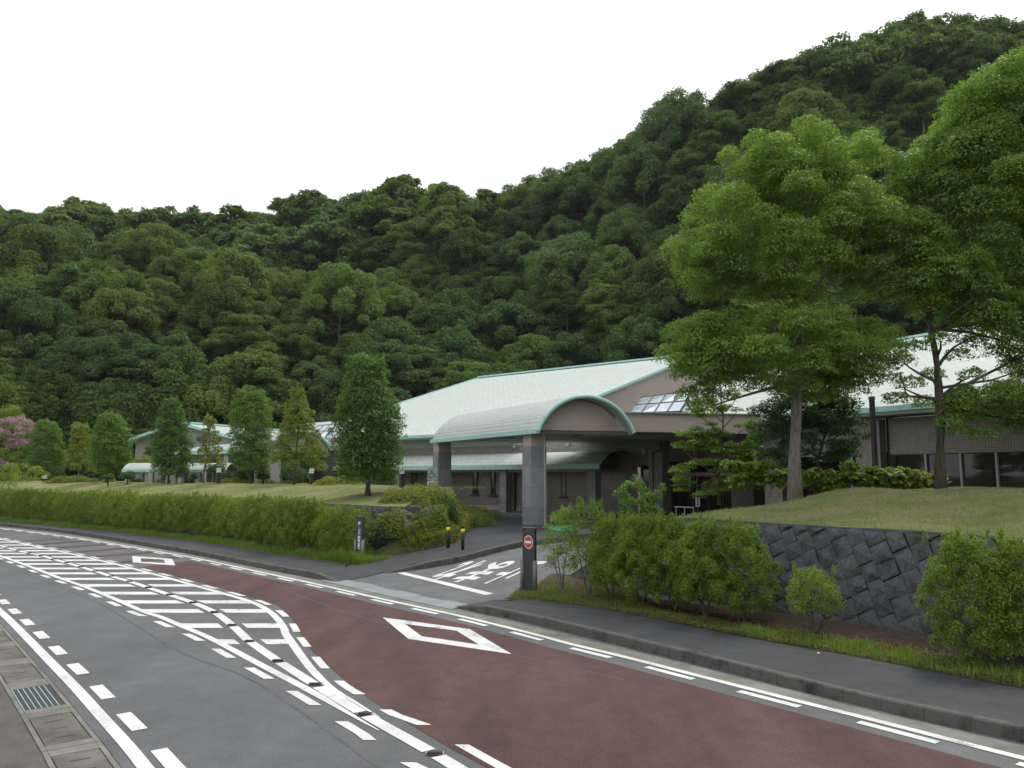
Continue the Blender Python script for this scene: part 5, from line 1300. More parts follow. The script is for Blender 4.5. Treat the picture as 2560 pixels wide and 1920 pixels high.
# ---- reddish stemmed tree in front of the entrance
Y = 30.5; s = mpx(Y); b0 = P(1797, 1250, Y); cl = []
tiers = [(1722, 1215, 45), (1765, 1232, 40), (1880, 1205, 45), (1850, 1140, 40), (1700, 1190, 30), (1790, 1215, 40), (1830, 1185, 55), (1745, 1165, 60), (1860, 1160, 45), (1700 + 40, 1120, 55), (1810, 1125, 50), (1870, 1105, 32), (1735, 1085, 45), (1800, 1080, 40), (1862, 1060, 28), (1760, 1040, 38), (1820, 1030, 34), (1765, 1000, 28), (1835, 985, 24), (1770, 965, 20), (1820, 945, 18), (1720, 1105, 35), (1890, 1075, 20), (1850, 1215, 45)]
for (u, v, w_) in tiers:
    for k_ in range(5):
        c = W(u + R.uniform(-.7, .7) * w_, v + R.uniform(-16, 14), R.uniform(-.5, .5)); cl.append((*c, w_ * s * .5, w_ * s * .5, .17))
tr = [(b0[0], Y, b0[2] - .2), W(1797, 1180), W(1806, 1110), W(1808, 1040), W(1800, 970)]
plant('maple_tree', 'slender layered light green tree with reddish stem on the bank before the dark entrance', 'tree', b0, cl, 150, .10, 'l_maple', tr, .06, 'barkred', None, .55, .8, -.1, .2, .25, 1, .2, 5)
# ---- leafy bush left of the bank end
Y = 28.0; b0 = P(1602, 1318, Y); cl = []
for i in range(46):
    a, t = R.uniform(0, 6.28), R.random() ** .5; cl.append((b0[0] + math.cos(a) * t * .78, Y + math.sin(a) * t * .6, b0[2] + R.uniform(.2, 1.75) * (1.05 - .35 * t), .2, .2, .16))
for u, v in ((1545, 1242), (1690 - 30, 1225), (1655, 1215), (1600, 1207), (1590, 1215), (1540, 1235)): cl.append((*W(u, v), .12, .12, .12))
plant('bush', 'glossy green bush standing at the left tip of the lawn bank', 'bush', b0, cl, 75, .10, 'l_column', [b0, W(1602, 1270), W(1604, 1230)], .03, 'bark', None, .38, .3, -.5, .2, .5)
# ---- broad leaved bushes at the foot of tree 1
for i, (u, w_, lab) in enumerate(((1880, 60, 'big leaved green bush beside the tiled pier at the entrance'), (2010, 70, 'big leaved bush close behind the trunk of the large pale tree'), (2105, 75, 'big leaved bush in the middle of the row below the windows'), (2200, 70, 'big leaved bush at the foot of the dark lamp post'), (2300, 55, 'yellowing big leaved bush beside the darker bent trunk'))):
    Y = 27.6 - .25 * i; s = mpx(Y); q, z = on_bank(u, Y); cl = []
    for k_ in range(44): cl.append((*P(u + R.uniform(-1, 1) * w_, 1222 - R.uniform(0, (66, 40, 58, 46, 36)[i]), Y + R.uniform(-.5, .5)), .24, .24, .16))
    plant('bush', lab, 'bush', (*q, z), cl, 34, .19, 'l_shrub' if i != 4 else 'l_yellow', [(q[0], Y, z - .1), (q[0], Y, z + .6)], .03, 'barkred', 'big leaved bushes along the wing', .62, .6, -.3, .2, .35, 2)

# ---- foreground shrubs before the stone wall (shared shapes, each its own plant)
def shrub_proto(seed, H_, wd, dens, stem=.35, n=26):
    rr = random.Random(seed); cl = []; b = MB(); k = rr.randint(3, 5)
    for i in range(k):
        a = 6.28 * i / k + rr.uniform(-.3, .3); tip = (math.cos(a) * wd * .34, math.sin(a) * wd * .30, H_ * rr.uniform(.82, .97))
        p = curve_path((rr.uniform(-.04, .04), rr.uniform(-.04, .04), -.05), tip, .08, 6, rr=rr); b.tube(p, [.028, .022, .017, .012, .008, .004], 5, False)
        for j in range(6):
            t = rr.uniform(.3, .95); q0 = np.array(p[int(t * 5)]); aa = rr.uniform(0, 6.28); q1 = q0 + np.array([math.cos(aa) * wd * .28, math.sin(aa) * wd * .25, rr.uniform(.12, .4)]); b.tube(curve_path(q0, q1, .1, 4, rr=rr), [.009, .007, .005, .002], 4, False)
    for i in range(n):
        t = (i + .5) / n; z = H_ * (stem + (1 - stem) * t); r_m = wd * .5 * (math.sin(math.pi * min(1, .14 + .80 * t ** .8)) ** .7)
        a = i * 2.4; s_ = rr.uniform(.25, 1) ** .5 * r_m; q = rr.uniform(.13, .22)
        cl.append((math.cos(a) * s_, math.sin(a) * s_, z, q, q, q * 1.15))
    for i in range(14): a = rr.uniform(0, 6.28); s_ = wd * rr.uniform(.05, .42); cl.append((math.cos(a) * s_, math.sin(a) * s_, H_ * rr.uniform(.96, 1.08), .055, .055, .16))
    return cl, b
SH = []
for i, (sd_, H_, wd, dens, st_) in enumerate(((1, 2.12, 1.6, 400, .14), (2, 2.12, 1.65, 400, .12), (3, 2.05, 1.45, 360, .20), (4, 2.1, 1.25, 130, .30), (5, 1.3, 1.25, 170, .40))):
    cl, b = shrub_proto(sd_, H_, wd, dens, st_, 56 if i < 3 else 24); SH.append((crown_mesh('crown', cl, dens, .048, M['l_shrub'], .45, .2, shell=.15, up=.35, low=-.6, jit=.55), b.mesh('stem', M['barkgrey'] if i == 3 else M['bark'], True)))
def put(proto, name, label, cat, loc, group, rz, s=(1, 1, 1)):
    e = thing(name, label, cat, loc, group, rz); e.scale = s
    for nm_, me in zip(('crown', 'stem'), proto): link(nm_, me, e, True)
    return e
rowlab = ['thin sparse shrub right beside the no entry sign, grey stems showing', 'open stemmed shrub second from the no entry sign', 'thin forked shrub half hidden, third from the no entry sign', 'dense shrub with many upright stems, fourth from the no entry sign', 'dense shrub with a reddish forked foot, fifth from the no entry sign', 'shrub on a single pale stem, sixth from the no entry sign', 'wide dense shrub last of the row before the bare stone wall', 'small low spreading bush alone in front of the bare stone wall', 'tall full shrub before the wall near the right edge', 'shrub cut by the right edge of the picture']
for i, (u, v, k_, s_) in enumerate(((1409, 1485, 3, 1.05), (1472, 1489, 3, 1.15), (1529, 1497, 2, .98), (1600, 1512, 0, 1.0), (1687, 1526, 1, .98), (1761, 1545, 2, 1.02), (1857, 1556, 0, .98), (2035, 1588, 4, .92), (2432, 1661, 1, .98), (2590, 1668, 0, 1.0))):
    q = G(u, v, .22); put(SH[k_], 'shrub', rowlab[i], 'shrub', (*q, .21), 'shrubs in front of the stone wall', i * 1.3, (s_, s_, s_ * (.97 if i != 7 else 1)))

# ---- the long hedge on the left: one hedge, grown from many bushes
HG = []
for i in range(3):
    cl, b = shrub_proto(30 + i, 1.95, 1.7, 150, .12, 52); HG.append(crown_mesh('foliage', cl, 120, .062, M['l_hedge'], .45, .2, shell=.15, up=.3, low=-.6, jit=.6))
hedge = thing('hedge', 'long shaggy yellow green hedge running along the left footway in front of the bank', 'hedge', (*lp(LLI - 8, 1.1), .2))
s_ = 2.0; i = 0
while s_ < SE - .4:
    q = lp(s_, 1.15 + R.uniform(-.12, .12)); near = s_ > SE - 3.2; o = link('hedge_bush', HG[i % 3], hedge, True); o.location = Vector((*q, .2)) - hedge.location; o.rotation_euler = (0, 0, R.uniform(0, 6.28)); k_ = R.uniform(.97, 1.06) * (1.0 if not near else .92); o.scale = (k_, k_, k_ * R.uniform(.96, 1.06)); s_ += .82 if s_ > LLI - 32 else 1.15; i += 1
stem_b = MB()
# ---- row of trees on the crest of the left bank
def crest(u, v):
    z = 2.8
    for _ in range(20):
        q = G(u, v, min(z, 3.2)); d = np.linalg.norm(LI - q, axis=1); k_ = d.argmin(); z = .5 * z + .5 * float(zleft(sI[k_], min(11.5, float(np.dot(q - LI[k_], LNn2[k_])))))
    return np.array([*q, z])
def column_tree(u, v, u0, u1, vt, vb, lab, lmat, n, per, leaf, cr, shape, bark='bark', name='column_tree', r0=.09, up=.35, group='row of small trees along the left lawn crest', ev=2):
    b0 = crest(u, v); Y = b0[1]; s = mpx(Y); uc = (u0 + u1) / 2; hw = (u1 - u0) / 2 * s; cl = []
    n = int(n * .72); cr *= 1.12
    for i in range(n):
        t = (i + .5) / n; vv = vb + (vt - vb) * t; r_m = hw * shape(t); a = i * 2.4; k_ = R.uniform(.5, 1) ** .5
        c = P(uc + R.uniform(-2, 2), vv, Y); q = cr * R.uniform(.75, 1.25) * (.55 + .45 * shape(t)); cl.append((c[0] + math.cos(a) * k_ * max(0, r_m - q * .7), c[1] + math.sin(a) * k_ * max(0, r_m - q * .7), c[2], q, q, q * .85))
    for i in range(12):                              # loose shoots that break the outline
        t = R.uniform(.15, 1.0); a = R.uniform(0, 6.28); c = P(uc, vb + (vt - vb) * t, Y); k_ = hw * shape(t) * R.uniform(.85, 1.08); cl.append((c[0] + math.cos(a) * k_, c[1] + math.sin(a) * k_, c[2] + .1, .14, .14, .26))
    for i in range(5): c = P(uc + R.uniform(-.3, .3) * hw / s, vt + R.uniform(-8, 14), Y); cl.append((*c, .10, .10, .30))
    tr = [(b0[0], Y, b0[2] - .15), P(u, (v + vb) / 2, Y), P(uc, (vb + vt) / 2, Y), P(uc, vt + (vb - vt) * .12, Y)]
    return plant(name, lab, 'tree', tuple(b0), cl, int(per * 1.3), leaf, lmat, tr, r0, bark, group, .5, up, -.35, .5, .45, ev, .3, 4, .03)
oval = lambda t: math.sin(math.pi * (.12 + .86 * t)) ** .55 if t < .9 else math.sin(math.pi * (.12 + .86 * t)) ** .7
cone = lambda t: (1 - t) ** .62 * .95 + .08 if t > .25 else .75 + t
drop = lambda t: min(1, .62 + 1.6 * t) * (1 - max(0, t - .35) / .65 * .62)
column_tree(920, 1223, 842, 998, 905, 1204, 'tallest dense dark green column tree of the row, nearest the porch', 'l_column', 120, 330, .115, .5, lambda t: min(1.12, .95 + 1.2 * t) * (1 - max(0, t - .55) / .45 * .52), r0=.13)
column_tree(735, 1212, 684, 808, 982, 1172, 'olive green pointed tree in front of the far arched porch', 'l_olive', 64, 210, .12, .42, lambda t: min(1.1, 1.25 * (1 - t) ** .8 + .12), r0=.09, up=.5)
column_tree(626, 1209, 580, 676, 978, 1180, 'dense narrow green column tree left of the olive green one', 'l_column', 80, 300, .12, .45, lambda t: min(1.15, 1.0 + t) * (1 - max(0, t - .7) / .3 * .45))
column_tree(509, 1207, 482, 566, 1045, 1168, 'sparse yellowish tree with open branches before the pale roof', 'l_yellow', 34, 110, .12, .34, lambda t: .95 - .55 * t, 'barkgrey', 'sparse_tree', .07, .55, ev=1)
column_tree(421, 1209, 380, 476, 1003, 1190, 'green pointed column tree with an orange tinged top by the grey gable', 'l_column', 76, 290, .125, .5, lambda t: min(1.12, .95 + 1.2 * t) * (1 - max(0, t - .45) / .55 * .66))
column_tree(266, 1206, 228, 324, 1043, 1180, 'broad oval green tree left of the grey gable wall', 'l_column', 70, 290, .13, .55, lambda t: min(1.12, .9 + t) * (1 - max(0, t - .6) / .4 * .5))
column_tree(196, 1204, 158, 240, 1065, 1178, 'loose yellow green tree between two round dark green trees', 'l_yellow', 44, 170, .13, .45, lambda t: 1 - .55 * t, 'barkgrey', 'sparse_tree', .08, .5)
column_tree(114, 1206, 72, 160, 1060, 1190, 'round dense green tree next to the pink flowering tree', 'l_column', 70, 300, .13, .55, lambda t: math.sin(math.pi * (.2 + .72 * t)) ** .5)
column_tree(352, 1204, 322, 392, 1148, 1186, 'small low tree with rusty tinted leaves below the grey gable', 'l_yellow', 18, 120, .12, .36, lambda t: 1, 'barkgrey', 'sparse_tree', .05, .7)
column_tree(376, 1204, 358, 396, 1118, 1162, 'wispy pale young tree behind the rusty leaved one', 'l_olive', 10, 90, .12, .28, lambda t: 1 - .5 * t, 'barkgrey', 'sparse_tree', .04, .5)
# pink crape myrtle
b0 = crest(46, 1214); Y = b0[1]; s = mpx(Y); cl = env(P(34, 1115, Y), 74 * s, 52 * s, 62 * s, 60, .55, -1, .3, .7) + env(P(20, 1180, Y), 40 * s, 35 * s, 28 * s, 12, .45, -1, .3, .7)
def blossom(e):
    top = [c for c in cl if c[2] > P(40, 1125, Y)[2] or R.random() < .3]; link('blossom', crown_mesh('blossom', [(c[0], c[1], c[2] + .1, c[3] * 1.02, c[4] * 1.02, c[5] * 1.15) for c in top], 190, .12, M['l_pink'], .7, shell=.6, up=.4, low=-.1, jit=.5), e)
plant('flowering_tree', 'pink blossoming tree with leaning pale trunks at the far left', 'tree', tuple(b0), cl, 170, .13, 'l_shrub', [(b0[0], Y, b0[2] - .1), P(52, 1185, Y), P(60, 1140, Y), P(55, 1090, Y)], .08, 'barkgrey', None, .5, .4, -.5, .3, .45, 2, .2, 5, .04, blossom)
for (u, v, hu, hv, Y, lab) in ((-30, 1100, 42, 62, 92, 'bright green round tree behind the pink tree at the left edge'), (28, 1062, 26, 40, 92, 'light green tree showing above the pink blossoms')):
    s = mpx(Y); c = P(u, v, Y); cl = env(c, hu * s, hu * s, hv * s, 34, .9, -1, .3, .7); plant('broadleaf_tree', lab, 'tree', (c[0], Y, 1.0), cl, 190, .19, 'l_shrub', [(c[0], Y, .9), (c[0], Y, c[2] - 1), (c[0], Y, c[2] + 1)], .14, 'bark', None, .5, .45, -.5, .4, .4, 3)
cl = env(P(40, 1190, 56), 1.9, 1.2, .8, 16, .5, -1, .3, .7); plant('bush', 'dark undergrowth bush below the pink flowering tree', 'bush', (P(40, 1210, 56)[0], 56, 2.2), cl, 130, .13, 'l_hedge', None)

# ---- clipped azaleas, ball shrubs
def dome(name, lab, c, rx, ry, rz, lmat, leaf, dens, group, up=.55, core=True, n=None, lump=.10):
    e = thing(name, lab, 'shrub', (c[0], c[1], c[2]), group); n = n or int(dens * (rx * ry * 6.3 + rz * (rx + ry) * 3.0))
    d = NP.normal(size=(n, 3)); d /= np.linalg.norm(d, axis=1)[:, None]; d[:, 2] = np.abs(d[:, 2]); k_ = 1 + lump * np.sin(4 * d[:, 0] * rx + 1) * np.sin(4 * d[:, 1] * ry) + lump * .6 * np.sin(9 * d[:, 0] * rx); r_m = (.86 + .2 * NP.random(n)) * k_
    Cc = np.array(c) + d * [rx, ry, rz] * r_m[:, None]; Nn = d / np.array([rx, ry, rz]); Nn /= np.linalg.norm(Nn, axis=1)[:, None]; Nn = Nn * (1 - up) + [0, 0, up] + NP.normal(size=(n, 3)) * .4
    link('foliage', leaf_mesh('foliage', Cc, Nn, leaf * (.7 + .6 * NP.random(n)), M[lmat], .5), e)
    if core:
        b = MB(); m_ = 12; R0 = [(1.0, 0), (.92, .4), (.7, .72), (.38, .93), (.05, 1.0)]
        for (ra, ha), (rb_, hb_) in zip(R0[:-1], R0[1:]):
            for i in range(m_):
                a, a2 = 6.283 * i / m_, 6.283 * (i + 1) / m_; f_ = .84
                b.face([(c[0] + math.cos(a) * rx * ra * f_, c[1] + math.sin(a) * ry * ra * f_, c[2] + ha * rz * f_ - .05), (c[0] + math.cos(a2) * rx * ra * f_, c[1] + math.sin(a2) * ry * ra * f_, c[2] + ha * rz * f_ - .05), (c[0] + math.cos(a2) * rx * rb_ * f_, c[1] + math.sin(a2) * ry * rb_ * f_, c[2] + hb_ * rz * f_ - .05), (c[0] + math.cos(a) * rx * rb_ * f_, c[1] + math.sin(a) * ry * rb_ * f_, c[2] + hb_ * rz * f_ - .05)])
        b.build('dark_core', M['forest_floor'], e)  # solid dark core added behind the leaves so the shell is not see-through
    return e
azl = [(118, 243, 1190, 1209, 'longest clipped yellow green hedge row below the round trees at far left'), (256, 290, 1192, 1207, 'short clipped mound at the foot of the broad oval tree'), (322, 352, 1196, 1207, 'low clipped mound under the rusty leaved small tree'), (388, 428, 1193, 1208, 'low clipped mound behind the orange topped column tree'), (468, 506, 1193, 1209, 'clipped mound left of the sparse yellowish tree'), (507, 536, 1193, 1208, 'darker clipped mound right of the sparse yellowish tree'), (549, 622, 1195, 1210, 'wide clipped mound between the two slim lamp posts'), (645, 702, 1190, 1210, 'high clipped mound right of the dense narrow column tree'), (702, 733, 1200, 1211, 'small clipped mound left of the olive tree trunk'), (735, 768, 1190, 1210, 'round pale green shrub behind the olive tree trunk'), (782, 915, 1192, 1221, 'long clipped hedge sloping down beside the tallest column tree')]
for (u0, u1, v0, v1, lab) in azl:
    b0 = crest((u0 + u1) / 2, v1 - 2); Y = b0[1] + 1.6; s = mpx(Y); x = P((u0 + u1) / 2, 1200, Y)[0]; top = P(900, v0, Y)[2]
    dome('clipped_shrub', lab, (x, Y, b0[2] - .15), (u1 - u0) / 2 * s, min(1.3, (u1 - u0) / 2 * s), max(.25, top - b0[2] + .15), 'l_azalea', .08, 330, 'clipped mounds on the left lawn crest')
for (u0, u1, v0, v1, Y, lab) in ((512, 563, 1160, 1178, 56, 'flat topped dark ball pine behind the sparse yellowish tree'), (551, 583, 1176, 1196, 55, 'dark round ball shrub right of the lamp post'), (584, 622, 1174, 1198, 55, 'larger dark ball shrub before the far column'), (300, 338, 1178, 1196, 58, 'dark cushion shaped pine before the small walkway'), (255, 286, 1184, 1196, 58, 'small dark ball shrub left of the far walkway'), (474, 494, 1184, 1196, 56, 'tiny dark ball shrub beside the column tree'), (640, 676, 1168, 1196, 55, 'dark shaggy ball shrub behind the clipped mound'), (700, 770, 1165, 1196, 55, 'wide dark shrub under the far arched porch')):
    s = mpx(Y); c = P((u0 + u1) / 2, v1, Y); dome('ball_shrub', lab, (c[0], Y, c[2]), (u1 - u0) / 2 * s, (u1 - u0) / 2 * s, (v1 - v0) * s, 'l_dark', .10, 190, 'dark ball shrubs before the far hall')
    b = MB(); b.tube([(c[0], Y, 1.0), (c[0], Y, c[2] + .3)], .06, 6); b.build('stem', M['bark'], [o for o in COL.objects if o.get('label') == lab][0])
# big azaleas on the planting mound
def mound_dome(u0, u1, v0, v1, lab, lmat='l_azalea', deep=1.1, leaf=.065, dens=420, up=.55, name='azalea'):
    b0 = GM((u0 + u1) / 2, v1); Y = b0[1] + .35; s = mpx(Y); dome(name, lab, ((b0[0]), Y, b0[2] - .1), (u1 - u0) / 2 * s, min(deep, (u1 - u0) / 2 * s), (v1 - v0) * s * 1.0, lmat, leaf, dens, 'shrubs on the planting mound by the gate', up)
Yt = 37.2
for (u0, u1, v0, v1, Y_, lab) in ((940, 1078, 1218, 1285, 34.6, 'left cushion of the big flat yellow green azalea above the rocks'), (1000, 1146, 1210, 1272, 36.4, 'upper cushion of the big flat yellow green azalea behind the rocks')):
    s = mpx(Y_); c = P((u0 + u1) / 2, v1, Y_); dome('azalea', lab, (c[0], Y_, c[2]), (u1 - u0) / 2 * s, 1.3, (v1 - v0) * s * .95, 'l_azalea', .07, 480, 'shrubs on the planting mound by the gate', .7, True)
mound_dome(932, 1026, 1272, 1336, 'olive azalea left of centre between two grey rocks')
mound_dome(1014, 1088, 1272, 1340, 'dark green azalea in the centre of the planting mound', 'l_column')
mound_dome(1062, 1122, 1262, 1322, 'olive azalea before the tall reddish rock', 'l_hedge')
mound_dome(1108, 1150, 1244, 1325, 'tall dark shrub at the foot of the second porch column', 'l_dark')
mound_dome(1146, 1240, 1278, 1318, 'low spreading shrub filling the bed corner by the porch', 'l_hedge', 1.2)
mound_dome(1085, 1150, 1322, 1352, 'low shrub beside the two bollards', 'l_cover')
# ground cover band along the driveway footway
def strip_leaves(name, A, B, z0, h, n, leaf, lmat, lab, cat, up=.4, asp=.4, jit=.5, blade=False):
    A = resample(A, n=60); B = resample(B, n=60); t = NP.random(n) * 58.99; i = t.astype(int); f = (t - i)[:, None]; w_ = NP.random(n)[:, None]
    a = A[i] * (1 - f) + A[i + 1] * f; b_ = B[i] * (1 - f) + B[i + 1] * f; p = a * (1 - w_) + b_ * w_
    clump = .5 + .5 * np.sin(p[:, 0] * 2.3 + 1.2 * np.sin(p[:, 1] * 1.9)) * np.sin(p[:, 1] * 2.9 + 1.3 * np.sin(p[:, 0] * 3.1)); hh = h * (.35 + .65 * clump)
    zb = z0(p[:, 0], p[:, 1]) if callable(z0) else np.full(n, z0)
    if not blade:
        Cc = np.stack([p[:, 0], p[:, 1], zb + NP.random(n) * hh], 1); Nn = np.array([0, 0, up]) + NP.normal(size=(n, 3)) * jit; me = leaf_mesh(name, Cc, Nn, leaf * (.6 + .8 * NP.random(n)), M[lmat], asp)
    else:
        L = hh * (.5 + .7 * NP.random(n)); a_ = NP.random(n) * 6.28; le = NP.random(n) * .45; dx, dy = np.cos(a_), np.sin(a_); wd = leaf * (.6 + .8 * NP.random(n))
        o = np.stack([p[:, 0], p[:, 1], zb], 1); sd_ = np.stack([-dy, dx, np.zeros(n)], 1) * wd[:, None] * .5; m1 = o + np.stack([dx * le * L * .3, dy * le * L * .3, L * .6], 1); tp = o + np.stack([dx * le * L, dy * le * L, L], 1)
        V = np.stack([o - sd_, o + sd_, m1 + sd_ * .8, tp, m1 - sd_ * .8], 1).reshape(-1, 3); k_ = np.arange(n)[:, None] * 5; fq = np.concatenate([np.stack([k_[:, 0], k_[:, 0] + 1, k_[:, 0] + 2, k_[:, 0] + 4], 1), np.stack([k_[:, 0] + 4, k_[:, 0] + 2, k_[:, 0] + 3, k_[:, 0] + 3], 1)])
        me = bpy.data.meshes.new(name); v3 = V; tri1 = np.stack([k_[:, 0], k_[:, 0] + 1, k_[:, 0] + 2], 1); tri2 = np.stack([k_[:, 0], k_[:, 0] + 2, k_[:, 0] + 4], 1); tri3 = np.stack([k_[:, 0] + 4, k_[:, 0] + 2, k_[:, 0] + 3], 1); ff = np.concatenate([tri1, tri2, tri3]); npmesh(me, v3, ff); at = me.attributes.new('rnd', 'FLOAT', 'FACE'); q = NP.random(n); at.data.foreach_set('value', np.concatenate([q, q, q]).astype(np.float32)); me.materials.append(M[lmat])
    return tag(link(name, me), lab, cat, None, 'stuff')
gc_in = resample([GM(955, 1352)[:2], GM(1010, 1348)[:2], GM(1060, 1342)[:2], GM(1110, 1338)[:2], GM(1145, 1325)[:2], GM(1180, 1296)[:2], GM(1232, 1284)[:2]], n=40)
XF = XM.reshape(-1, 3)
def zmound(x, y):
    out = np.empty(len(x))
    for i in range(0, len(x), 2000): d = (XF[None, :, 0] - x[i:i + 2000, None]) ** 2 + (XF[None, :, 1] - y[i:i + 2000, None]) ** 2; out[i:i + 2000] = XF[d.argmin(1), 2]
    return out
strip_leaves('ground_cover', XM[2:36, 0, :2] * .96 + XM[2:36, 1, :2] * .04, XM[2:36, 6, :2], zmound, .48, 60000, .068, 'l_azalea', 'low bushy ground cover along the driveway footway', 'ground cover')
strip_leaves('grass', [lp(s_, .08) for s_ in np.linspace(3, LLI - .9, 50)], [lp(s_, 1.0) for s_ in np.linspace(3, LLI - .9, 50)], .19, .34, 60000, .012, 'l_grass', 'bright grass verge between the left footway and the hedge', 'grass', blade=True)
strip_leaves('grass', [lp(s_, .1) for s_ in np.linspace(LLI - 5, LLI - .7, 20)], [lp(s_, 1.5) for s_ in np.linspace(LLI - 5, LLI - .7, 20)], .19, .5, 9000, .012, 'l_grass', 'taller bright grass around the name post', 'grass', blade=True)
SA = [G(1270, 1497, .2), G(1327, 1496.5, .2), G(1420, 1507.5, .2), G(1546, 1527.5, .2), G(1842, 1586, .2), G(2138, 1639, .2), G(2560, 1718, .2), G(2900, 1780, .2)]
SB = [G(1300, 1470, .2), G(1390, 1475, .2), G(1470, 1485, .2), G(1580, 1508, .2), G(1860, 1566, .2), G(2145, 1612, .2), G(2560, 1682, .2), G(2900, 1745, .2)]
strip_leaves('ground_cover', SA, SB, .19, .13, 40000, .036, 'l_cover', 'creeping ground cover along the inner edge of the right footway', 'ground cover', .5)
strip_leaves('ground_cover', [G(1300, 1490, .2), G(1400, 1490, .2), G(1500, 1500, .2), G(1600, 1515, .2)], [G(1352, 1452, .3), G(1400, 1455, .3), G(1500, 1470, .3), G(1600, 1500, .3)], lambda x, y: np.maximum(.186, zsite(x, y) + .04), .16, 12000, .036, 'l_cover', 'sparse weeds under the thin shrubs behind the no entry sign', 'ground cover', .5)
strip_leaves('grass', SA[4:], SB[4:], .19, .24, 2600, .012, 'l_grass', 'grass tufts among the ground cover before the wall', 'grass', blade=True)
strip_leaves('grass', SA[:3], SB[:3], .19, .16, 1200, .012, 'l_grass', 'thin dry grass round the foot of the no entry sign', 'grass', blade=True)
strip_leaves('leaf_litter', SB, [tuple(np.array(p) + WBn * .62) for p in SB], .235, .03, 16000, .05, 'l_litter', 'brown fallen leaves at the foot of the stone wall', 'leaves', 1.2, .5, .3)
# short blades that break up the lawn surfaces
def lawn_blades(lab, fn_pt, fn_z, smax, s0, w0, w1, n):
    s_ = s0 + NP.random(n) * (smax - s0); w_ = w0 + NP.random(n) ** 1.2 * (w1 - w0); p = np.array([fn_pt(a, b) for a, b in zip(s_, w_)]); zb = np.array([float(fn_z(a, b)) for a, b in zip(s_, w_)])
    L = .05 * (.5 + NP.random(n)); a_ = NP.random(n) * 6.28; o = np.stack([p[:, 0], p[:, 1], zb - .005], 1); sd_ = np.stack([np.cos(a_), np.sin(a_), np.zeros(n)], 1) * .012; tp = o + np.stack([np.sin(a_) * L * .5, -np.cos(a_) * L * .5, L], 1)
    V = np.stack([o - sd_, o + sd_, tp], 1).reshape(-1, 3); me = bpy.data.meshes.new('lawn_grass'); npmesh(me, V, np.arange(n * 3).reshape(n, 3)); at = me.attributes.new('rnd', 'FLOAT', 'FACE'); at.data.foreach_set('value', NP.random(n).astype(np.float32)); me.materials.append(M['l_lawn']); tag(link('lawn_grass', me), lab, 'grass', None, 'stuff')
lawn_blades('short dry grass of the right lawn bank', bp, zbank, 15.0, .5, .65, 8.5, 14000)
lawn_blades('short dry grass of the left lawn bank', lp, zleft, SE, SE - 26, 2.3, 8.5, 8000)

# ================================================================== POSTS, SIGNS
def board_sign(name, lab, u, v, vtop, H0=None, text=None, group='dark board signs at the gate'):
    q = G(u, v, .22); Y = float(q[1]); z0 = .19; zt = P(u, vtop, Y)[2]; ang = math.radians(-50); ax = np.array([math.cos(ang), math.sin(ang)]); ay = np.array([-ax[1], ax[0]])
    if ay[1] < 0: ay = -ay
    e = thing(name, lab, 'sign', (q[0], q[1], z0), group); hw = .255
    b = MB(); b.box(q, ax, ay, hw, .035, z0, zt); b.build('board', M['post'], e)
    b = MB(); b.box(q, ax, ay, hw + .004, .042, zt + .001, zt + .022); b.build('cap', M['postgrey'], e)
    hp = (zt - z0) * .50
    for s_ in (-1, 1):
        c = q + ax * s_ * (hw + .01) - ay * .03; b = MB(); b.tube([(*c, z0 - .05), (*c, z0 + hp)], .062, 12); b.build('side_post', M['postgrey'], e, True)
    return e, q, ax, ay, z0, zt, hw
e, q, ax, ay, z0, zt, hw = board_sign('entry_sign', 'dark upright board with round red and white no entry symbol at the driveway', 1324, 1478, 1320)
fn = -ay; zc = P(1323, 1355, float(q[1]))[2]
def disc(r0, r1, off, mat, name, par, n=40):
    b = MB()
    for i in range(n):
        a, c = 6.2832 * i / n, 6.2832 * (i + 1) / n; f = lambda r, t: (*(q + fn * off + ax * r * math.cos(t)), zc + r * math.sin(t))
        b.face([f(r0, a), f(r1, a), f(r1, c), f(r0, c)] if r0 > 0 else [f(0, 0), f(r1, a), f(r1, c)])
    return b.build(name, mat, par)
def flip_out(o):
    pass
RR = .185
b = MB(); b.face([(*(q + fn * .040 + ax * RR * math.cos(t)), zc + RR * math.sin(t)) for t in np.linspace(0, 6.2832, 40, endpoint=False)]); sym = b.build('sign_disc', M['white'], e)
b = MB(); b.face([(*(q + fn * .044 + ax * RR * .88 * math.cos(t)), zc + RR * .88 * math.sin(t)) for t in np.linspace(0, 6.2832, 40, endpoint=False)]); b.build('red_field', M['signred'], sym)
b = MB(); b.box(q + fn * .047, ax, ay, RR * .66, .0015, zc - RR * .17, zc + RR * .17); b.build('white_bar', M['white'], sym)
e, q, ax, ay, z0, zt, hw = board_sign('name_sign', 'dark upright board with white vertical Japanese lettering at the left of the gate', 898.5, 1404, 1291)
fn = -ay
for i, ch in enumerate('愛川聖苑'):
    me = text_mesh(ch, 1.0, .028); vv = np.array([v_.co[:] for v_ in me.vertices])
    if not len(vv): continue
    vv[:, :2] -= (vv[:, :2].max(0) + vv[:, :2].min(0)) / 2; sx = .19 / np.ptp(vv[:, 0]) * (1 if i != 1 else .85); sy = .235 / np.ptp(vv[:, 1]); zc = zt - .30 - i * .262
    for v_, c in zip(me.vertices, vv):
        p = q + fn * .038 + ax * (c[0] * sx + .06 * c[1] * sy); v_.co = (p[0], p[1], zc + c[1] * sy)
    me.materials.clear(); me.materials.append(M['white']); link('lettering', me, e)
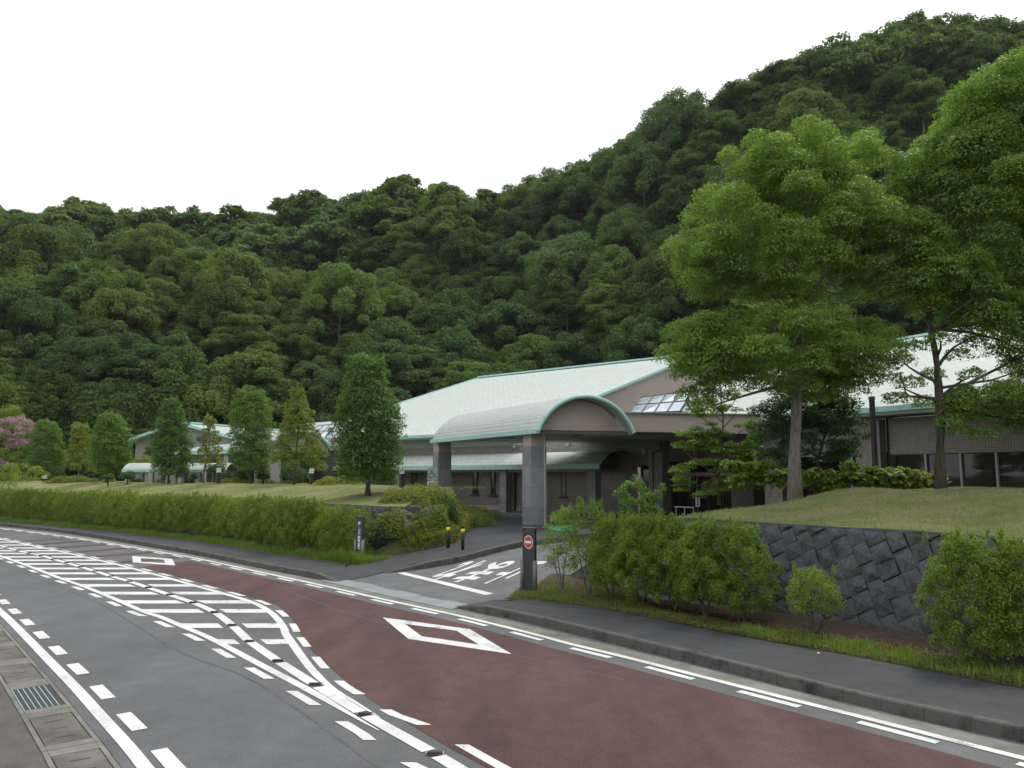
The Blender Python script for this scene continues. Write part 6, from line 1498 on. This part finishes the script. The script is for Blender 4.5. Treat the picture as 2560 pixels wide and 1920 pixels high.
for i, (u, v, vt) in enumerate(((1120, 1370, 1308), (1157, 1374.5, 1312))):
    p = GD(u, v, .16); zt = P(u, vt, float(p[1]))[2]; h = zt - p[2]; e = thing('bollard', ('left' if i == 0 else 'right') + ' one of two black bollards with a yellow band on the driveway footway', 'bollard', tuple(p), 'bollards beside the driveway')
    b = MB(); b.tube([p - [0, 0, .05], p + [0, 0, h - .12]], .062, 14); b.build('tube', M['black'], e, True)
    b = MB(); b.tube([p + [0, 0, h - .29], p + [0, 0, h - .145]], .071, 14); b.build('yellow_band', M['yellow'], e, True)
    b = MB(); b.tube([p + [0, 0, h - .125], p + [0, 0, h - .09], p + [0, 0, h - .04], p + [0, 0, h - .012], p + [0, 0, h]], [.068, .068, .056, .034, .01], 14); b.build('cap', M['black'], e, True)
# slim garden lamp posts on the left crest
for i, (u, vt, vb, lab) in enumerate(((1004, 1170, 1219, 'slim dark garden lamp beside the wheelchair sign'), (778, 1171, 1211, 'slim dark garden lamp right of the olive green tree'), (546, 1170, 1208, 'slim dark garden lamp between two clipped mounds'), (378, 1174, 1205, 'slim dark garden lamp under the rusty leaved tree'), (110, 1188, 1203, 'garden lamp head beside the round tree near the pink blossoms'))):
    b0 = crest(u, vb) if u < 950 else np.array([*P(u, 1219, 40)[:2], 2.4]); Y = float(b0[1]); w_ = .11 * Y / 46; zt = P(u, vt, Y)[2]; e = thing('garden_lamp', lab, 'lamp post', tuple(b0), 'garden lamps along the left crest')
    b = MB(); b.box(b0, (.8, .6), (-.6, .8), w_, w_, b0[2] - .2, zt - .30); b.build('post', M['post'], e)
    for k_ in range(3): b = MB(); b.box(b0, (.8, .6), (-.6, .8), w_ * .95, w_ * .95, zt - .285 + k_ * .10, zt - .205 + k_ * .10); b.build('lamp_louvre', M['white'], e)
    b = MB(); b.box(b0, (.8, .6), (-.6, .8), w_ * .7, w_ * .7, zt - .31, zt + .0); b.build('lamp_core', M['postgrey'], e)
# wheelchair parking sign
Y = 41.0; c = P(1080.5, 1184.5, Y); s = mpx(Y); e = thing('parking_sign', 'pale square sign with blue wheelchair symbol on a white pole beside the porch column', 'sign', (c[0], Y, 1.0))
b = MB(); b.box((c[0], Y), (1, 0), (0, 1), 11.6 * s, .015, c[2] - 14.5 * s, c[2] + 14.5 * s); pl = b.build('plate', M['signback'], e)
b = MB(); b.tube([(c[0], Y + .05, 1.0), (c[0], Y + .05, c[2] + .2)], .035, 8); b.build('pole', M['white'], e)
b = MB(); b.box((c[0], Y - .002), (1, 0), (0, 1), 11.6 * s, .015, c[2] - 27.5 * s, c[2] - 18.8 * s); p2_ = b.build('plate', M['white'], e)
for k_ in (-7, 0, 7): b = MB(); b.box((c[0] + k_ * s, Y - .02), (1, 0), (0, 1), 1.6 * s, .003, c[2] - 25.3 * s, c[2] - 20.8 * s); b.build('mark', M['black'], p2_)
def pt(x, z): return (c[0] + x * s, Y - .022, c[2] + z * s)
b = MB(); r_ = .95 * s
b.tube([pt(-3, 11), pt(-3, 12)], 1.6 * s, 10); b.tube([pt(-3, 9), pt(-2.6, 1), pt(4.2, .8), pt(7, -7.5), pt(9, -6.8)], r_, 6); b.tube([pt(-2.8, 4.5), pt(3, 4.5)], r_ * .8, 6)
b.tube([pt(-2.8 + 6.2 * math.cos(t) - .6, -3.6 + 6.2 * math.sin(t)) for t in np.linspace(2.0, 6.1, 16)], r_ * .9, 6); b.build('wheelchair_symbol', M['blue'], pl)
# street lamp column in front of the wing
Y = 27.0; p0, p1 = P(2188, 1165, Y), P(2182, 1000, Y); zg = zb_at(p0[0], Y); e = thing('lamp_post', 'tall dark grey lamp column standing before the tiled wing wall', 'lamp post', (p0[0], Y, zg))
b = MB(); b.box((p0[0], Y), (.9, .43), (-.43, .9), .065, .065, zg - .1, p1[2]); b.build('column', M['post'], e); b = MB(); b.box((p0[0], Y), (.9, .43), (-.43, .9), .075, .075, p1[2] + .004, p1[2] + .12); (b if False else b).build('lamp_head', M['postgrey'], e)
# little sign and hand rail at the entrance
Y = 36.0; c = P(1744, 1250, Y); s = mpx(Y); e = thing('small_sign', 'small narrow upright sign on a thin pole by the dark entrance', 'sign', (c[0], Y, 1.0))
b = MB(); b.box((c[0], Y), (1, 0), (0, 1), 5 * s, .02, c[2] - 16 * s, c[2] + 15 * s); pl = b.build('plate', M['signback'], e)
for k_ in range(4): b = MB(); b.box((c[0], Y - .024), (1, 0), (0, 1), 2.6 * s, .003, c[2] - (13 - 5.6 * k_) * s, c[2] - (9.4 - 5.6 * k_) * s); b.build('mark', M['black'], pl)
b = MB(); b.tube([(c[0], Y + .03, 1.0), (c[0], Y + .03, P(1744, 1185, Y)[2])], .018, 6); b.build('pole', M['frame'], e)
e = thing('handrail', 'low pale metal handrail at the entrance behind the bank tip', 'handrail', (P(1700, 1280, 37)[0], 37, 1.0)); a_, b_ = P(1686, 1267, 37), P(1735, 1269, 37); b = MB(); b.tube([a_, b_], .025, 6); b.build('rail', M['alu'], e)
for p in (P(1690, 1267, 37), P(1711, 1268, 37), P(1733, 1269, 37)): b = MB(); b.tube([(p[0], 37, 1.0), p], .02, 6); b.build('rail_post', M['alu'], e)
# fallen leaves on the right footway
for i, (u, v) in enumerate(((2047, 1634), (1640, 1655))):
    if i: break
    q = G(u, v, KH); b = MB(); b.face([(q[0] - .035, q[1], KH + .006), (q[0] - .005, q[1] + .03, KH + .016), (q[0] + .035, q[1] + .005, KH + .008), (q[0], q[1] - .025, KH + .012)]); tag(b.build('fallen_leaf', M['yellow']), 'single yellow leaf lying on the dark right hand footway', 'leaf')

# street furniture labels of the road studs: each by its place in the line
for i, o in enumerate(sorted([o for o in COL.objects if o.name.startswith('road_stud')], key=lambda o: o.location.y)):
    o['label'] = ['nearest', 'second', 'third', 'fourth', 'fifth', 'sixth', 'seventh', 'eighth', 'ninth', 'tenth', 'eleventh', 'twelfth', 'thirteenth', 'fourteenth', 'fifteenth', 'sixteenth', 'seventeenth', 'eighteenth', 'nineteenth', 'twentieth'][i] + ' low dark road stud on the white centre line, counted from the camera'

# ================================================================== BEHIND THE CAMERA AND THE AIR
us_ = np.linspace(-420, 420, 60); X = np.zeros((60, 5, 3))
for j, (d_, h_) in enumerate(((0, -.3), (25, .35), (60, .8), (100, 1.0), (180, .5))):
    X[:, j, 0] = us_; X[:, j, 1] = -150 - d_; X[:, j, 2] = h_ * (26 + 9 * np.sin(us_ * .018) + 5 * np.sin(us_ * .051 + 1))
tag(grid('opposite_hill', X, M['forest_floor']), kind='structure')
hz = MB(); hz.box((20, 20), (1, 0), (0, 1), 560, 430, -1.4, 150)
hm = bpy.data.materials.new('thin_haze'); hm.use_nodes = True; hn = hm.node_tree; hn.nodes.clear()
pv = hn.nodes.new('ShaderNodeVolumePrincipled'); pv.inputs['Color'].default_value = (.93, .96, 1, 1); pv.inputs['Density'].default_value = .00011; pv.inputs['Anisotropy'].default_value = .2
ho = hn.nodes.new('ShaderNodeOutputMaterial'); hn.links.new(pv.outputs[0], ho.inputs['Volume'])
tag(hz.build('haze', hm), kind='stuff')
